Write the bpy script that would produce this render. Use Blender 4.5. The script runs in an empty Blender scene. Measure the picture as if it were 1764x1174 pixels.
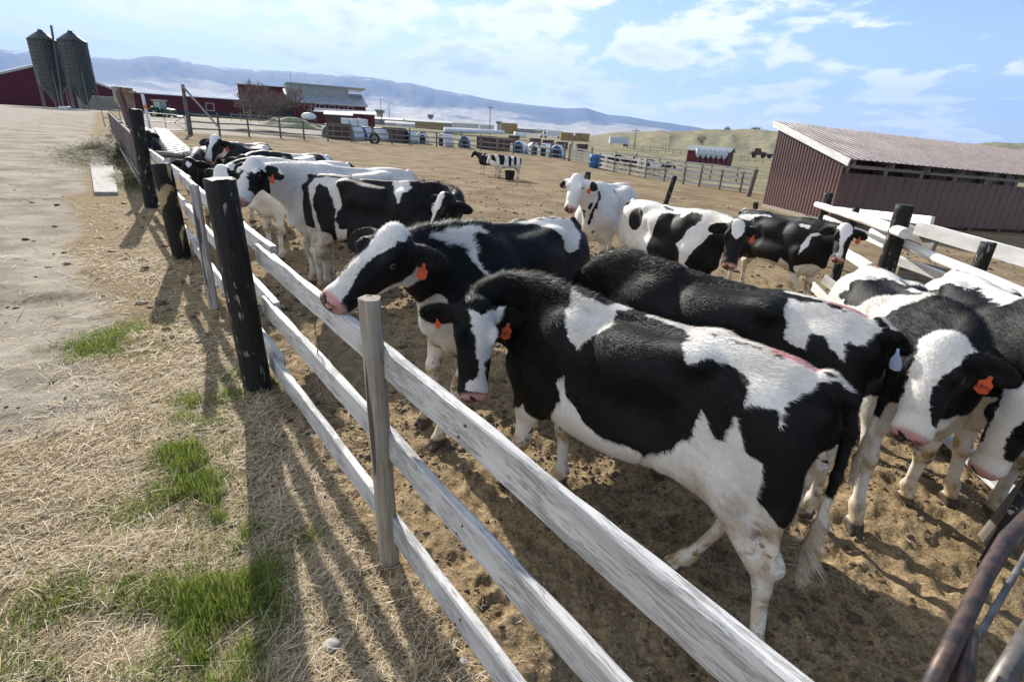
import bpy, numpy as np, math, random
from mathutils import Vector, Matrix
rng = np.random.default_rng(7); random.seed(7)
S = bpy.context.scene
# ---------------------------------------------------------------- camera
CH = 2.05; FPX = 916.0
_d = np.array([750 - 882, -(2900 - 587), -FPX]); _d = _d / np.linalg.norm(_d)
_up = -_d; _Y = np.array([0, 0, -1.]) - _up * (-_up[2]); _Y = _Y / np.linalg.norm(_Y); _X = np.cross(_Y, _up)
RC = np.array([_X, _Y, _up])
cam = bpy.data.cameras.new('camera'); cam.sensor_width = 36; cam.lens = FPX / 1764 * 36; cam.clip_start = .05; cam.clip_end = 60000
co = bpy.data.objects.new('camera', cam); S.collection.objects.link(co)
M4 = Matrix.Identity(4)
for i in range(3):
    for j in range(3): M4[i][j] = RC[i][j]
M4[2][3] = CH
co.matrix_world = M4; S.camera = co
# ---------------------------------------------------------------- sky, clouds, sun
SUN_EL, SUN_AZ = 27.0, -28.0
W = bpy.data.worlds.new('World'); S.world = W; W.use_nodes = True
nt = W.node_tree; N = nt.nodes; L = nt.links; N.clear()
def nd(t, **k):
    n = N.new(t)
    for a, b in k.items(): setattr(n, a, b)
    return n
sky = nd('ShaderNodeTexSky', sky_type='NISHITA', sun_disc=False); sky.sun_elevation = math.radians(SUN_EL); sky.sun_rotation = math.radians(SUN_AZ)
sky.air_density = 1.0; sky.dust_density = .6; sky.ozone_density = 2.2; sky.altitude = 900
tc = nd('ShaderNodeTexCoord'); sep = nd('ShaderNodeSeparateXYZ'); L.new(tc.outputs['Generated'], sep.inputs[0])
def mt(op, a, b=None, c=None):
    n = nd('ShaderNodeMath', operation=op)
    for i, q in enumerate((a, b, c)):
        if q is None: continue
        if isinstance(q, (int, float)): n.inputs[i].default_value = q
        else: L.new(q, n.inputs[i])
    return n.outputs[0]
zz = mt('MAXIMUM', mt('ADD', sep.outputs[2], .20), .03)
cx_ = mt('DIVIDE', sep.outputs[0], zz); cy_ = mt('DIVIDE', sep.outputs[1], zz)
cmb = nd('ShaderNodeCombineXYZ'); L.new(cx_, cmb.inputs[0]); L.new(mt('MULTIPLY', cy_, .8), cmb.inputs[1])
def noise(sc, det, rough, off, dist=0.):
    mp = nd('ShaderNodeMapping'); mp.inputs['Location'].default_value = off; L.new(cmb.outputs[0], mp.inputs[0])
    n = nd('ShaderNodeTexNoise'); n.inputs['Scale'].default_value = sc; n.inputs['Detail'].default_value = det; n.inputs['Roughness'].default_value = rough; n.inputs['Distortion'].default_value = dist
    L.new(mp.outputs[0], n.inputs['Vector']); return n.outputs[0]
n1 = noise(2.6, 11, .58, (30.2, 11.7, 0), .15); n2 = noise(.75, 3, .5, (6.6, 17.0, 0))
az = mt('ARCTAN2', sep.outputs[0], mt('MAXIMUM', sep.outputs[1], .01))
left = mt('MULTIPLY_ADD', az, -.07, .01)                       # more cloud towards the sun side
low = mt('MULTIPLY', mt('SUBTRACT', .30, sep.outputs[2]), .12)
cv = mt('ADD', mt('ADD', mt('MULTIPLY', n1, .72), mt('MULTIPLY', n2, .32)), mt('ADD', left, low))
def ramp(x, a, b):
    n = nd('ShaderNodeMapRange', interpolation_type='SMOOTHSTEP'); L.new(x, n.inputs[0]); n.inputs[1].default_value = a; n.inputs[2].default_value = b; return n.outputs[0]
mask = mt('MULTIPLY', ramp(cv, .515, .59), ramp(sep.outputs[2], -.01, .03))
core = ramp(cv, .60, .74)
cc = nd('ShaderNodeMix', data_type='RGBA'); L.new(core, cc.inputs[0]); cc.inputs[6].default_value = (9.0, 9.1, 9.2, 1); cc.inputs[7].default_value = (6.1, 6.6, 7.4, 1)
sunv = nd('ShaderNodeVectorMath', operation='DOT_PRODUCT'); L.new(tc.outputs['Generated'], sunv.inputs[0]); _e, _a = math.radians(SUN_EL), math.radians(SUN_AZ); sunv.inputs[1].default_value = (math.sin(_a) * math.cos(_e), math.cos(_a) * math.cos(_e), math.sin(_e))
glow = mt('MULTIPLY', mt('POWER', mt('MAXIMUM', sunv.outputs['Value'], 0), 6), .45); lowh = mt('MULTIPLY', ramp(sep.outputs[2], .30, 0.), .42)
wh = nd('ShaderNodeMix', data_type='RGBA'); L.new(mt('MINIMUM', mt('ADD', glow, lowh), .9), wh.inputs[0]); L.new(sky.outputs[0], wh.inputs[6]); wh.inputs[7].default_value = (6.6, 7.2, 7.9, 1)
mx = nd('ShaderNodeMix', data_type='RGBA'); L.new(mask, mx.inputs[0]); L.new(wh.outputs[2], mx.inputs[6]); L.new(cc.outputs[2], mx.inputs[7])
bg = nd('ShaderNodeBackground'); bg.inputs[1].default_value = .080; L.new(mx.outputs[2], bg.inputs[0])
wo = nd('ShaderNodeOutputWorld'); L.new(bg.outputs[0], wo.inputs[0])
sl = bpy.data.lights.new('sun', 'SUN'); sl.energy = 5.0; sl.angle = math.radians(.55); sl.color = (1, .945, .86)
so = bpy.data.objects.new('sun', sl); S.collection.objects.link(so)
e_, a_ = math.radians(SUN_EL), math.radians(SUN_AZ)
SD = Vector((math.sin(a_) * math.cos(e_), math.cos(a_) * math.cos(e_), math.sin(e_)))
so.rotation_euler = SD.to_track_quat('Z', 'Y').to_euler(); so.location = (-20, 30, 30)
S.view_settings.view_transform = 'Standard'; S.view_settings.look = 'None'; S.view_settings.gamma = 1; S.view_settings.exposure = .98
S.cycles.volume_bounces = 0; S.cycles.max_bounces = 6; S.cycles.transparent_max_bounces = 6

# ---------------------------------------------------------------- helpers
def ray(x, y): return RC @ (np.array([x - 882, -(y - 587), -FPX]) / FPX)
def at(x, y, Yd):
    d = ray(x, y); t = Yd / d[1]; return d * t + np.array([0, 0, CH])
CTRL = [(30,184,125),(100,187,108),(165,189,105),(285,206,80),(240,197,102),(420,204,112),(327,232,40),(430,238,46),(565,241,50),(640,214,112),(588,222,76),(752,252,60),
        (880,263,60),(985,276,56),(1050,299,45),(1150,313,38),(1290,332,34),(1215,282,106),(1065,252,200),(866,306,27),(560,216,96),(1150,350,22),(700,262,48),(930,300,36),(500,250,40),(1100,275,80),(730,222,215),(870,231,212),(990,244,200)]
def _zb(x, y):
    s = -.036 * x - .0105 * y
    return np.where(s < 0, 9 * np.tanh(s / 9), 1.8 * np.tanh(s / 1.8))
_cp = np.array([at(*c) for c in CTRL]); _cr = _cp[:, 2] - _zb(_cp[:, 0], _cp[:, 1]); _cs = np.maximum(7., _cp[:, 1] * .16)
def zt(x, y):
    x = np.asarray(x, float); y = np.asarray(y, float); num = np.zeros(np.broadcast(x, y).shape); den = num + .35
    for p, r, s in zip(_cp, _cr, _cs):
        w = np.exp(-((x - p[0]) ** 2 + (y - p[1]) ** 2) / (2 * s * s)); num = num + w * r; den = den + w
    return _zb(x, y) + num / den
def Z(x, y): return float(zt(x, y))
def gp(x, y):
    """ground point seen at photograph pixel x, y"""
    d = ray(x, y); t = .5
    while t < 4000:
        if CH + d[2] * t <= Z(d[0] * t, d[1] * t): break
        t *= 1.02
    a, b = t / 1.02, t
    for _ in range(25):
        m = (a + b) / 2
        if CH + d[2] * m <= Z(d[0] * m, d[1] * m): b = m
        else: a = m
    return np.array([d[0] * b, d[1] * b, CH + d[2] * b])

def hash3(ix, iy, iz, seed=0):
    h = (ix.astype(np.int64) * 374761393 + iy.astype(np.int64) * 668265263 + iz.astype(np.int64) * 2147483647 + seed * 1274126177) & 0xffffffff
    h = ((h ^ (h >> 13)) * 1274126177) & 0xffffffff; h = h ^ (h >> 16)
    return (h & 0xffff) / 65535.0
def vnoise(x, y, z=0., seed=0):
    x, y, z = np.broadcast_arrays(np.asarray(x, float), np.asarray(y, float), np.asarray(z, float))
    ix, iy, iz = np.floor(x), np.floor(y), np.floor(z); fx, fy, fz = x - ix, y - iy, z - iz
    fx, fy, fz = [f * f * (3 - 2 * f) for f in (fx, fy, fz)]; r = 0
    for i in (0, 1):
        for j in (0, 1):
            for k in (0, 1):
                r = r + hash3(ix + i, iy + j, iz + k, seed) * np.where(i, fx, 1 - fx) * np.where(j, fy, 1 - fy) * np.where(k, fz, 1 - fz)
    return r * 2 - 1
def fbm(x, y, z=0., oct=4, seed=0, gain=.5):
    r, a = 0, 1
    for o in range(oct): r = r + a * vnoise(x * 2 ** o, y * 2 ** o, np.asarray(z) * 2 ** o, seed + o); a *= gain
    return r

def mesh_np(name, P, Q, smooth=True, tri=False):
    k = 3 if tri else 4
    me = bpy.data.meshes.new(name); me.vertices.add(len(P)); me.vertices.foreach_set('co', np.asarray(P, 'f').ravel())
    me.loops.add(Q.size); me.loops.foreach_set('vertex_index', np.ascontiguousarray(Q, dtype='i').ravel()); me.polygons.add(len(Q))
    me.polygons.foreach_set('loop_start', np.arange(0, Q.size, k, dtype='i')); me.polygons.foreach_set('use_smooth', np.full(len(Q), smooth))
    me.update(calc_edges=True); return me
def cattr(me, name, A):
    a = me.attributes.new(name, 'FLOAT_COLOR', 'POINT'); B = np.ones((len(A), 4), 'f'); B[:, :3] = A; a.data.foreach_set('color', B.ravel())
def vattr(me, name, A):
    a = me.attributes.new(name, 'FLOAT_VECTOR', 'POINT'); a.data.foreach_set('vector', np.asarray(A, 'f').ravel())
def link(o, parent=None, label=None, cat=None, group=None, kind=None):
    S.collection.objects.link(o)
    if parent is not None: o.parent = parent
    if label: o['label'] = label
    if cat: o['category'] = cat
    if group: o['group'] = group
    if kind: o['kind'] = kind
    return o
def thing(name, label, cat, loc=(0, 0, 0), rz=0., group=None):
    o = bpy.data.objects.new(name, None); o.empty_display_size = .2; o.location = loc; o.rotation_euler = (0, 0, rz)
    return link(o, None, label, cat, group)
class MB:
    def __init__(s): s.v = []; s.f = []; s.n = 0
    def add(s, v, f):
        s.v.append(np.asarray(v, float)); s.f += [tuple(int(i) + s.n for i in q) for q in f]; s.n += len(v); return s
    def hull(s, a):                                            # 8 points: bottom 4, top 4
        return s.add(a, [(3, 2, 1, 0), (4, 5, 6, 7), (0, 1, 5, 4), (1, 2, 6, 5), (2, 3, 7, 6), (3, 0, 4, 7)])
    def box(s, lo, hi, R=None, t=(0, 0, 0)):
        (x0, y0, z0), (x1, y1, z1) = lo, hi
        a = np.array([(x0, y0, z0), (x1, y0, z0), (x1, y1, z0), (x0, y1, z0), (x0, y0, z1), (x1, y0, z1), (x1, y1, z1), (x0, y1, z1)], float)
        if R is not None: a = a @ np.asarray(R).T
        return s.hull(a + np.array(t))
    def tube(s, pts, r, n=8, cap=True):
        pts = np.asarray(pts, float); r = np.full(len(pts), r) if np.isscalar(r) else np.asarray(r, float)
        T = np.gradient(pts, axis=0); T /= np.linalg.norm(T, axis=1)[:, None] + 1e-9
        ref = np.array([0, 0, 1.]) if abs(T[0][2]) < .9 else np.array([1., 0, 0])
        vs = []
        for p, t, q in zip(pts, T, r):
            a = np.cross(ref, t); a /= np.linalg.norm(a); b = np.cross(t, a)
            th = np.arange(n) * 2 * math.pi / n
            vs.append(p + q * (np.cos(th)[:, None] * a + np.sin(th)[:, None] * b))
        m = len(pts); f = [(i * n + j, i * n + (j + 1) % n, (i + 1) * n + (j + 1) % n, (i + 1) * n + j) for i in range(m - 1) for j in range(n)]
        if cap: f += [tuple(range(n))[::-1], tuple(range((m - 1) * n, m * n))]
        return s.add(np.concatenate(vs), f)
    def prism(s, poly, vec):
        poly = np.asarray(poly, float); n = len(poly); vec = np.asarray(vec, float)
        return s.add(np.concatenate([poly, poly + vec]), [tuple(range(n))[::-1], tuple(range(n, 2 * n))] + [(i, (i + 1) % n, n + (i + 1) % n, n + i) for i in range(n)])
    def ball(s, c, r, n=10, m=7, fn=None):
        r = np.full(3, r) if np.isscalar(r) else np.asarray(r, float); v = [(0, 0, 1)]
        for i in range(1, m):
            p = math.pi * i / m
            v += [(math.sin(p) * math.cos(2 * math.pi * j / n), math.sin(p) * math.sin(2 * math.pi * j / n), math.cos(p)) for j in range(n)]
        v.append((0, 0, -1)); v = np.array(v)
        if fn is not None: v = v * fn(v)[:, None]
        f = [(0, 1 + j, 1 + (j + 1) % n) for j in range(n)]
        for i in range(m - 2): f += [(1 + i * n + j, 1 + (i + 1) * n + j, 1 + (i + 1) * n + (j + 1) % n, 1 + i * n + (j + 1) % n) for j in range(n)]
        e = len(v) - 1; f += [(e, 1 + (m - 2) * n + (j + 1) % n, 1 + (m - 2) * n + j) for j in range(n)]
        return s.add(v * r + np.array(c, float), f)
    def build(s, name, mat, parent=None, smooth=False, bevel=0, **k):
        me = bpy.data.meshes.new(name); me.from_pydata(np.concatenate(s.v).tolist(), [], s.f); me.update()
        if smooth: me.polygons.foreach_set('use_smooth', np.ones(len(me.polygons), bool))
        for m_ in (mat if isinstance(mat, (list, tuple)) else [mat]): me.materials.append(m_)
        o = bpy.data.objects.new(name, me); link(o, parent, **k)
        if bevel:
            b = o.modifiers.new('bevel', 'BEVEL'); b.width = bevel; b.segments = 2; b.limit_method = 'ANGLE'
        return o
def frame(o, origin, xdir, up=(0, 0, 1)):
    """place object with its local X along xdir"""
    x = Vector(xdir).normalized(); z = Vector(up); y = z.cross(x).normalized(); z = x.cross(y)
    m = Matrix((x, y, z)).transposed().to_4x4(); m.translation = Vector(origin); o.matrix_world = m; return o

# ---------------------------------------------------------------- materials
class NT:
    def __init__(s, name):
        s.m = bpy.data.materials.new(name); s.m.use_nodes = True; s.t = s.m.node_tree; s.t.nodes.clear()
        s.out = s.t.nodes.new('ShaderNodeOutputMaterial'); s.b = s.t.nodes.new('ShaderNodeBsdfPrincipled'); s.t.links.new(s.b.outputs[0], s.out.inputs[0])
        s.b.inputs['Roughness'].default_value = .85; s.b.inputs['Specular IOR Level'].default_value = .3
    def n(s, t, **k):
        q = s.t.nodes.new(t)
        for a, b in k.items(): setattr(q, a, b)
        return q
    def lk(s, a, b): s.t.links.new(a, b)
    def coord(s, kind='Object', scale=(1, 1, 1), attr=None):
        if attr: c = s.n('ShaderNodeAttribute', attribute_name=attr).outputs['Vector']
        else: c = s.n('ShaderNodeTexCoord').outputs[kind]
        mp = s.n('ShaderNodeMapping'); mp.inputs['Scale'].default_value = scale; s.lk(c, mp.inputs[0]); return mp.outputs[0]
    def noise(s, v, sc, det=4, rough=.55, dist=0):
        q = s.n('ShaderNodeTexNoise'); q.inputs['Scale'].default_value = sc; q.inputs['Detail'].default_value = det; q.inputs['Roughness'].default_value = rough; q.inputs['Distortion'].default_value = dist
        s.lk(v, q.inputs['Vector']); return q.outputs[0]
    def vor(s, v, sc, feat='F1'):
        q = s.n('ShaderNodeTexVoronoi', feature=feat); q.inputs['Scale'].default_value = sc; s.lk(v, q.inputs['Vector']); return q.outputs['Distance']
    def math(s, op, a, b=None, c=None):
        q = s.n('ShaderNodeMath', operation=op)
        for i, x in enumerate((a, b, c)):
            if x is None: continue
            if isinstance(x, (int, float)): q.inputs[i].default_value = x
            else: s.lk(x, q.inputs[i])
        return q.outputs[0]
    def ramp(s, x, a, b, lo=0., hi=1., smooth=True):
        q = s.n('ShaderNodeMapRange', interpolation_type='SMOOTHSTEP' if smooth else 'LINEAR'); s.lk(x, q.inputs[0])
        for i, v in enumerate((a, b, lo, hi)): q.inputs[1 + i].default_value = v
        return q.outputs[0]
    def mix(s, f, a, b, mode='MIX'):
        q = s.n('ShaderNodeMix', data_type='RGBA', blend_type=mode)
        for i, x in ((0, f), (6, a), (7, b)):
            if isinstance(x, (int, float)): q.inputs[i].default_value = x
            elif isinstance(x, tuple): q.inputs[i].default_value = (*x[:3], 1)
            else: s.lk(x, q.inputs[i])
        return q.outputs[2]
    def col(s, c):
        if isinstance(c, tuple): s.b.inputs['Base Color'].default_value = (*c[:3], 1)
        else: s.lk(c, s.b.inputs['Base Color'])
    def rough(s, r):
        if isinstance(r, (int, float)): s.b.inputs['Roughness'].default_value = r
        else: s.lk(r, s.b.inputs['Roughness'])
    def bump(s, h, st=.5, d=.01):
        q = s.n('ShaderNodeBump'); q.inputs['Strength'].default_value = st; q.inputs['Distance'].default_value = d; s.lk(h, q.inputs['Height']); s.lk(q.outputs[0], s.b.inputs['Normal'])
def simple(name, c, c2=None, sc=3., rough=.8, metal=0., bump=0., scale=(1, 1, 1), spec=.3, det=5):
    m = NT(name); v = m.coord('Object', scale); n_ = m.noise(v, sc, det, .6)
    c2 = c2 or tuple(x * .72 for x in c); m.col(m.mix(m.ramp(n_, .35, .65), c, c2)); m.rough(rough); m.b.inputs['Metallic'].default_value = metal; m.b.inputs['Specular IOR Level'].default_value = spec
    if bump: m.bump(n_, .6, bump)
    return m.m
# ---------------------------------------------------------------- cattle: one rest shape, posed per animal
f32 = np.float32
class Field:
    def __init__(s, lo, hi, h):
        s.lo = np.array(lo, float); s.h = h
        s.n = np.ceil((np.array(hi) - s.lo) / h).astype(int) + 1
        s.F = np.full(s.n, 1.0, f32)
        s.ax = [(s.lo[i] + h * np.arange(s.n[i])).astype(f32) for i in range(3)]
    def box(s, lo, hi):
        a = np.clip(np.floor((np.array(lo) - s.lo) / s.h).astype(int), 0, s.n)
        b = np.clip(np.ceil((np.array(hi) - s.lo) / s.h).astype(int) + 1, 0, s.n)
        sl = tuple(slice(a[i], b[i]) for i in range(3))
        X, Y, Z = np.meshgrid(s.ax[0][sl[0]], s.ax[1][sl[1]], s.ax[2][sl[2]], indexing='ij')
        return sl, X, Y, Z
    def add(s, sl, d, k):
        a = s.F[sl]; h = np.maximum(k - np.abs(a - d), 0) / k
        s.F[sl] = np.minimum(a, d) - h * h * k * .25
    def sub(s, sl, d, k):
        a = s.F[sl]; d = -d; h = np.maximum(k - np.abs(a - d), 0) / k
        s.F[sl] = np.maximum(a, d) + h * h * k * .25
    def cone(s, a, b, r1, r2, k=.05, fy=1.0, op='add'):
        a = np.array(a, float); b = np.array(b, float); m = max(r1, r2) * max(1, fy) + k * 1.2 + s.h
        sl, X, Y, Z = s.box(np.minimum(a, b) - m, np.maximum(a, b) + m)
        d = b - a; L = d @ d
        t = np.clip(((X - a[0]) * d[0] + (Y - a[1]) * d[1] + (Z - a[2]) * d[2]) / L, 0, 1)
        dd = np.sqrt((X - a[0] - t * d[0]) ** 2 + ((Y - a[1] - t * d[1]) / fy) ** 2 + (Z - a[2] - t * d[2]) ** 2)
        dd = (dd - (r1 + (r2 - r1) * t)) * min(1, fy)
        getattr(s, op)(sl, dd, k)
    def ell(s, c, r, k=.05, R=None, op='add'):
        c = np.array(c, float); r = np.array(r, float); m = max(r) + k * 1.2 + s.h
        sl, X, Y, Z = s.box(c - m, c + m)
        P = np.stack([X - c[0], Y - c[1], Z - c[2]], -1)
        if R is not None: P = P @ np.array(R, f32)      # columns of R = local axes in world
        q = np.sqrt(((P / r) ** 2).sum(-1)); q2 = np.sqrt(((P / (r * r)) ** 2).sum(-1)) + 1e-6
        getattr(s, op)(sl, (q * (q - 1) / q2).astype(f32), k)

def surface_nets(F, lo, h):
    nx, ny, nz = F.shape
    S = F < 0
    c = np.zeros((nx-1, ny-1, nz-1), np.int8)
    for i in (0, 1):
        for j in (0, 1):
            for k in (0, 1):
                c += S[i:nx-1+i, j:ny-1+j, k:nz-1+k]
    act = (c > 0) & (c < 8)
    idx = -np.ones(act.shape, np.int64); I = np.argwhere(act); idx[act] = np.arange(len(I))
    P = np.zeros((len(I), 3)); W = np.zeros(len(I))
    cor = [(i, j, k) for i in (0, 1) for j in (0, 1) for k in (0, 1)]
    V = {q: F[I[:, 0]+q[0], I[:, 1]+q[1], I[:, 2]+q[2]] for q in cor}
    for a in cor:
        for ax in range(3):
            if a[ax]: continue
            b = list(a); b[ax] = 1; b = tuple(b)
            va, vb = V[a], V[b]; m = (va < 0) != (vb < 0)
            t = np.where(m, va / np.where(m, va - vb, 1), 0)
            q = np.tile(np.array(a, float), (len(I), 1)); q[:, ax] += t
            P += q * m[:, None]; W += m
    P = (I + P / W[:, None]) * h + lo
    Q = []
    for ax in range(3):
        o = [k for k in range(3) if k != ax]
        a = [slice(1, -1)] * 3; a[ax] = slice(0, -1); b = list(a); b[ax] = slice(1, None)
        s0, s1 = S[tuple(a)], S[tuple(b)]
        E = np.argwhere(s0 != s1); fl = s0[s0 != s1]
        E = E + 1; E[:, ax] -= 1
        def cell(d0, d1):
            e = E.copy(); e[:, o[0]] += d0; e[:, o[1]] += d1
            return idx[e[:, 0], e[:, 1], e[:, 2]]
        q = np.stack([cell(-1, -1), cell(0, -1), cell(0, 0), cell(-1, 0)], 1)
        if ax == 1: fl = ~fl
        q[~fl] = q[~fl][:, ::-1]
        Q.append(q)
    return P, np.concatenate(Q)

def relax(P, Q, n=2, w=.5):
    e = np.concatenate([Q[:, [i, (i+1) % 4]] for i in range(4)])
    cnt = np.bincount(e[:, 0], minlength=len(P)) + np.bincount(e[:, 1], minlength=len(P))
    for _ in range(n):
        A = np.stack([np.bincount(e[:, 0], P[e[:, 1], i], len(P)) + np.bincount(e[:, 1], P[e[:, 0], i], len(P)) for i in range(3)], 1)
        P = P * (1 - w) + A / cnt[:, None] * w
    return P

# head frame: u from poll to muzzle, v out of the forehead, w sideways
POLL = np.array([1.17, 0, 1.47]); HA = math.radians(40)
HU = np.array([math.cos(HA), 0, -math.sin(HA)]); HV = np.array([math.sin(HA), 0, math.cos(HA)]); HW = np.array([0, 1., 0])
def hp(u, v, w=0): return POLL + HU * u + HV * v + HW * w
HR = np.stack([HU, HW, HV], 1)
NB = np.array([.62, 0, 1.12]); NA = POLL + HU * .06 - NB; NL = np.linalg.norm(NA); NA = NA / NL

def cow_field(h, thin=1.0):
    G = Field((-1.0, -.44, -.03), (1.66, .44, 1.66), h)
    # trunk
    T = np.array([(-.80,1.12,1.02,.02),(-.765,1.23,.98,.07),(-.70,1.285,.92,.125),(-.60,1.315,.84,.175),(-.45,1.325,.74,.215),(-.28,1.325,.69,.232),
                  (-.10,1.295,.655,.25),(.10,1.28,.625,.268),(.28,1.29,.605,.262),(.42,1.315,.595,.235),(.55,1.325,.60,.205),(.66,1.30,.635,.165),(.76,1.24,.70,.12),(.83,1.15,.80,.06),(.86,1.05,.92,.02)])
    xs = np.arange(-.86, .92, h); 
    sl, X, Y, Z = G.box((-.95, -.42, .45), (.98, .42, 1.45))
    Ti = np.stack([np.interp(X[:, 0, 0], T[:, 0], T[:, i]) for i in range(4)], 0)
    for _ in range(int(.03 / h)): Ti[1:, 1:-1] = (Ti[1:, :-2] + Ti[1:, 2:] + 2 * Ti[1:, 1:-1]) / 4
    zt_, zb, hy = Ti[1][:, None, None], Ti[2][:, None, None], Ti[3][:, None, None] * thin
    zc, hz = (zt_ + zb) / 2, (zt_ - zb) / 2
    t = (Z - zc) / hz
    wy = hy * .95 * (1 - .10 * t - .42 * np.clip(t - .45, 0, 1) - .13*np.clip(-t-.5,0,1))
    q = (np.abs(Y / wy) ** 2.25 + np.abs(t) ** 2.5) ** (1 / 2.35)
    d = (q - 1) * np.minimum(hz, hy) * .9
    d = np.where(X < -.80, np.maximum(d, -(X + .80)), d); d = np.where(X > .86, np.maximum(d, X - .86), d)
    G.add(sl, d.astype(f32), .02)
    for s in (-1, 1):
        G.ell((-.27, s*.168, 1.246), (.07, .038, .030), .085)           # hook bone
        G.cone((-.25, s*.155, 1.225), (.12, s*.150, 1.19), .045, .05, .09)
        G.ell((-.725, s*.095, 1.165), (.05, .035, .04), .07)        # pin bone
        G.ell((-.02, s*.19, 1.10), (.20, .085, .10), .10)            # loin edge
        G.ell((.42, s*.145, 1.04), (.13, .08, .20), .13, R=[[.93,0,-.36],[0,1,0],[.36,0,.93]])  # shoulder blade
        G.ell((.64, s*.145, .90), (.10, .07, .12), .10)             # shoulder point
        G.ell((.06, s*.155, .80), (.34, .12, .14), .12)               # barrel
        G.ell((-.55, s*.135, .97), (.20, .105, .25), .08)            # thigh
        G.ell((-.62, s*.115, .80), (.12, .08, .17), .07)
        G.ell((-.36, s*.17, .84), (.13, .07, .17), .08)              # stifle
        G.ell((-.15, s*.305, .99), (.09, .06, .13), .06, op='sub')   # flank hollow
        # hind leg
        G.cone((-.44, s*.155, .80), (-.60, s*.145, .50), .105, .052, .06)
        G.cone((-.62, s*.13, .74), (-.685, s*.14, .51), .050, .024, .05)
        G.ell((-.69, s*.14, .505), (.03, .022, .04), .03)
        G.cone((-.635, s*.14, .49), (-.635, s*.14, .40), .049, .036, .04)
        G.cone((-.635, s*.14, .42), (-.62, s*.14, .16), .034, .031, .03, fy=.92)
        G.ell((-.615, s*.14, .135), (.044, .040, .042), .03)
        G.cone((-.61, s*.14, .13), (-.575, s*.14, .06), .036, .038, .03)
        # fore leg
        G.cone((.55, s*.165, .88), (.545, s*.165, .68), .11, .078, .08)
        G.cone((.545, s*.165, .70), (.55, s*.155, .44), .074, .046, .05)
        G.ell((.557, s*.153, .405), (.052, .048, .065), .03)
        G.cone((.55, s*.153, .37), (.545, s*.15, .16), .036, .032, .03)
        G.ell((.548, s*.15, .135), (.042, .041, .042), .03)
        G.cone((.55, s*.15, .13), (.58, s*.15, .06), .036, .038, .03)
        for x0 in (-.60, .555):
            yy = s * (.14 if x0 < 0 else .15)
            for q in (-1, 1):
                G.cone((x0-.005, yy+q*.025, .045), (x0+.062, yy+q*.021, .017), .031, .019, .010)
                G.ell((x0-.045, yy+q*.022, .115), (.014, .012, .018), .01)
            sl, X, Y, Z = G.box((x0-.07, yy-.06, -.03), (x0+.12, yy+.06, .05))
            G.sub(sl, Z * 1.0 + 0.0, .012)
    G.cone((.66, 0, .80), (.80, 0, .80), .10, .06, .09, fy=.8)        # brisket
    G.cone((.30, 0, .645), (.62, 0, .67), .07, .09, .08)
    G.cone((-.30, 0, .73), (-.05, 0, .68), .05, .07, .08)
    G.ell((-.40, 0, .66), (.11, .085, .055), .05)                     # small udder
    G.cone((-.10, 0, 1.275), (.45, 0, 1.30), .025, .035, .05)         # spine
    G.cone((.35, 0, 1.27), (.60, 0, 1.28), .05, .045, .06)            # withers
    # neck
    G.cone((.60, 0, 1.07), (.87, 0, 1.195), .198, .136, .10, fy=.66)
    G.cone((.86, 0, 1.19), (1.13, 0, 1.330), .134, .088, .07, fy=.70)
    G.cone((.58, 0, 1.265), (1.02, 0, 1.355), .040, .03, .07)
    G.cone((.74, 0, .86), (1.16, 0, 1.27), .050, .035, .07, fy=.6)     # dewlap
    # head
    def E(u, v, w, ru, rv, rw, k=.03, op='add'): G.ell(hp(u, v, w), (ru, rw, rv), k, R=HR, op=op)
    def K(a, b, r1, r2, k=.03, fy=1.): G.cone(hp(*a), hp(*b), r1, r2, k, fy)
    E(.06, -.055, 0, .105, .085, .092, .05)
    E(.015, -.005, 0, .045, .045, .055, .04)
    K((.09, -.048), (.30, -.036), .084, .064, .04, 1.04)
    K((.28, -.040), (.41, -.040), .064, .063, .03, 1.04)
    E(.430, -.047, 0, .066, .064, .081, .025)
    E(.462, -.022, .030, .030, .030, .034, .02); E(.462, -.022, -.030, .030, .030, .034, .02)
    K((.12, -.155), (.38, -.098), .042, .036, .06, 1.25)
    E(.42, -.092, 0, .055, .030, .045, .03)
    for s in (-1, 1):
        E(.135, -.115, s*.052, .085, .078, .036, .04)
        E(.150, .000, s*.084, .045, .034, .026, .03)
        K((.20, -.035, s*.055), (.38, -.05, s*.040), .030, .024, .03)
        E(.158, -.022, s*.103, .020, .017, .016, .010, 'sub')
        E(.484, -.016, s*.036, .022, .013, .014, .010, 'sub')
        # ear
        ea = HW * s * .93 + HU * .13 - HV * .33; ea = ea / np.linalg.norm(ea)
        en = HU * .42 + HV * .85; en -= ea * (en @ ea); en /= np.linalg.norm(en); ec = np.cross(en, ea)
        RE = np.stack([ea, ec, en], 1)
        c = hp(.045, -.055, s*.080) + ea * .100
        G.ell(c, (.110, .060, .021), .020, R=RE)
        G.ell(c + en * .026 + ea * .01, (.080, .038, .016), .012, R=RE, op='sub')
        G.cone(hp(.045, -.055, s*.070), hp(.045, -.055, s*.075) + ea * .04, .034, .030, .03)
    # mouth groove
    for s in (-1, 1):
        G.cone(hp(.47, -.077, s*.045), hp(.36, -.085, s*.058), .004, .004, .006, 1., 'sub')
    # tail
    tp = [(-.72, 0, 1.275), (-.80, 0, 1.225), (-.835, 0, 1.10), (-.84, 0, .90), (-.83, 0, .66)]
    rr = [.038, .030, .023, .018, .014]
    for a, b, r1, r2 in zip(tp, tp[1:], rr, rr[1:]): G.cone(a, b, r1, r2, .025)
    G.cone((-.83, 0, .67), (-.83, 0, .55), .016, .030, .02); G.cone((-.83, 0, .55), (-.82, 0, .40), .030, .008, .02)
    P, Q = surface_nets(G.F, G.lo, G.h)
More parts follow.
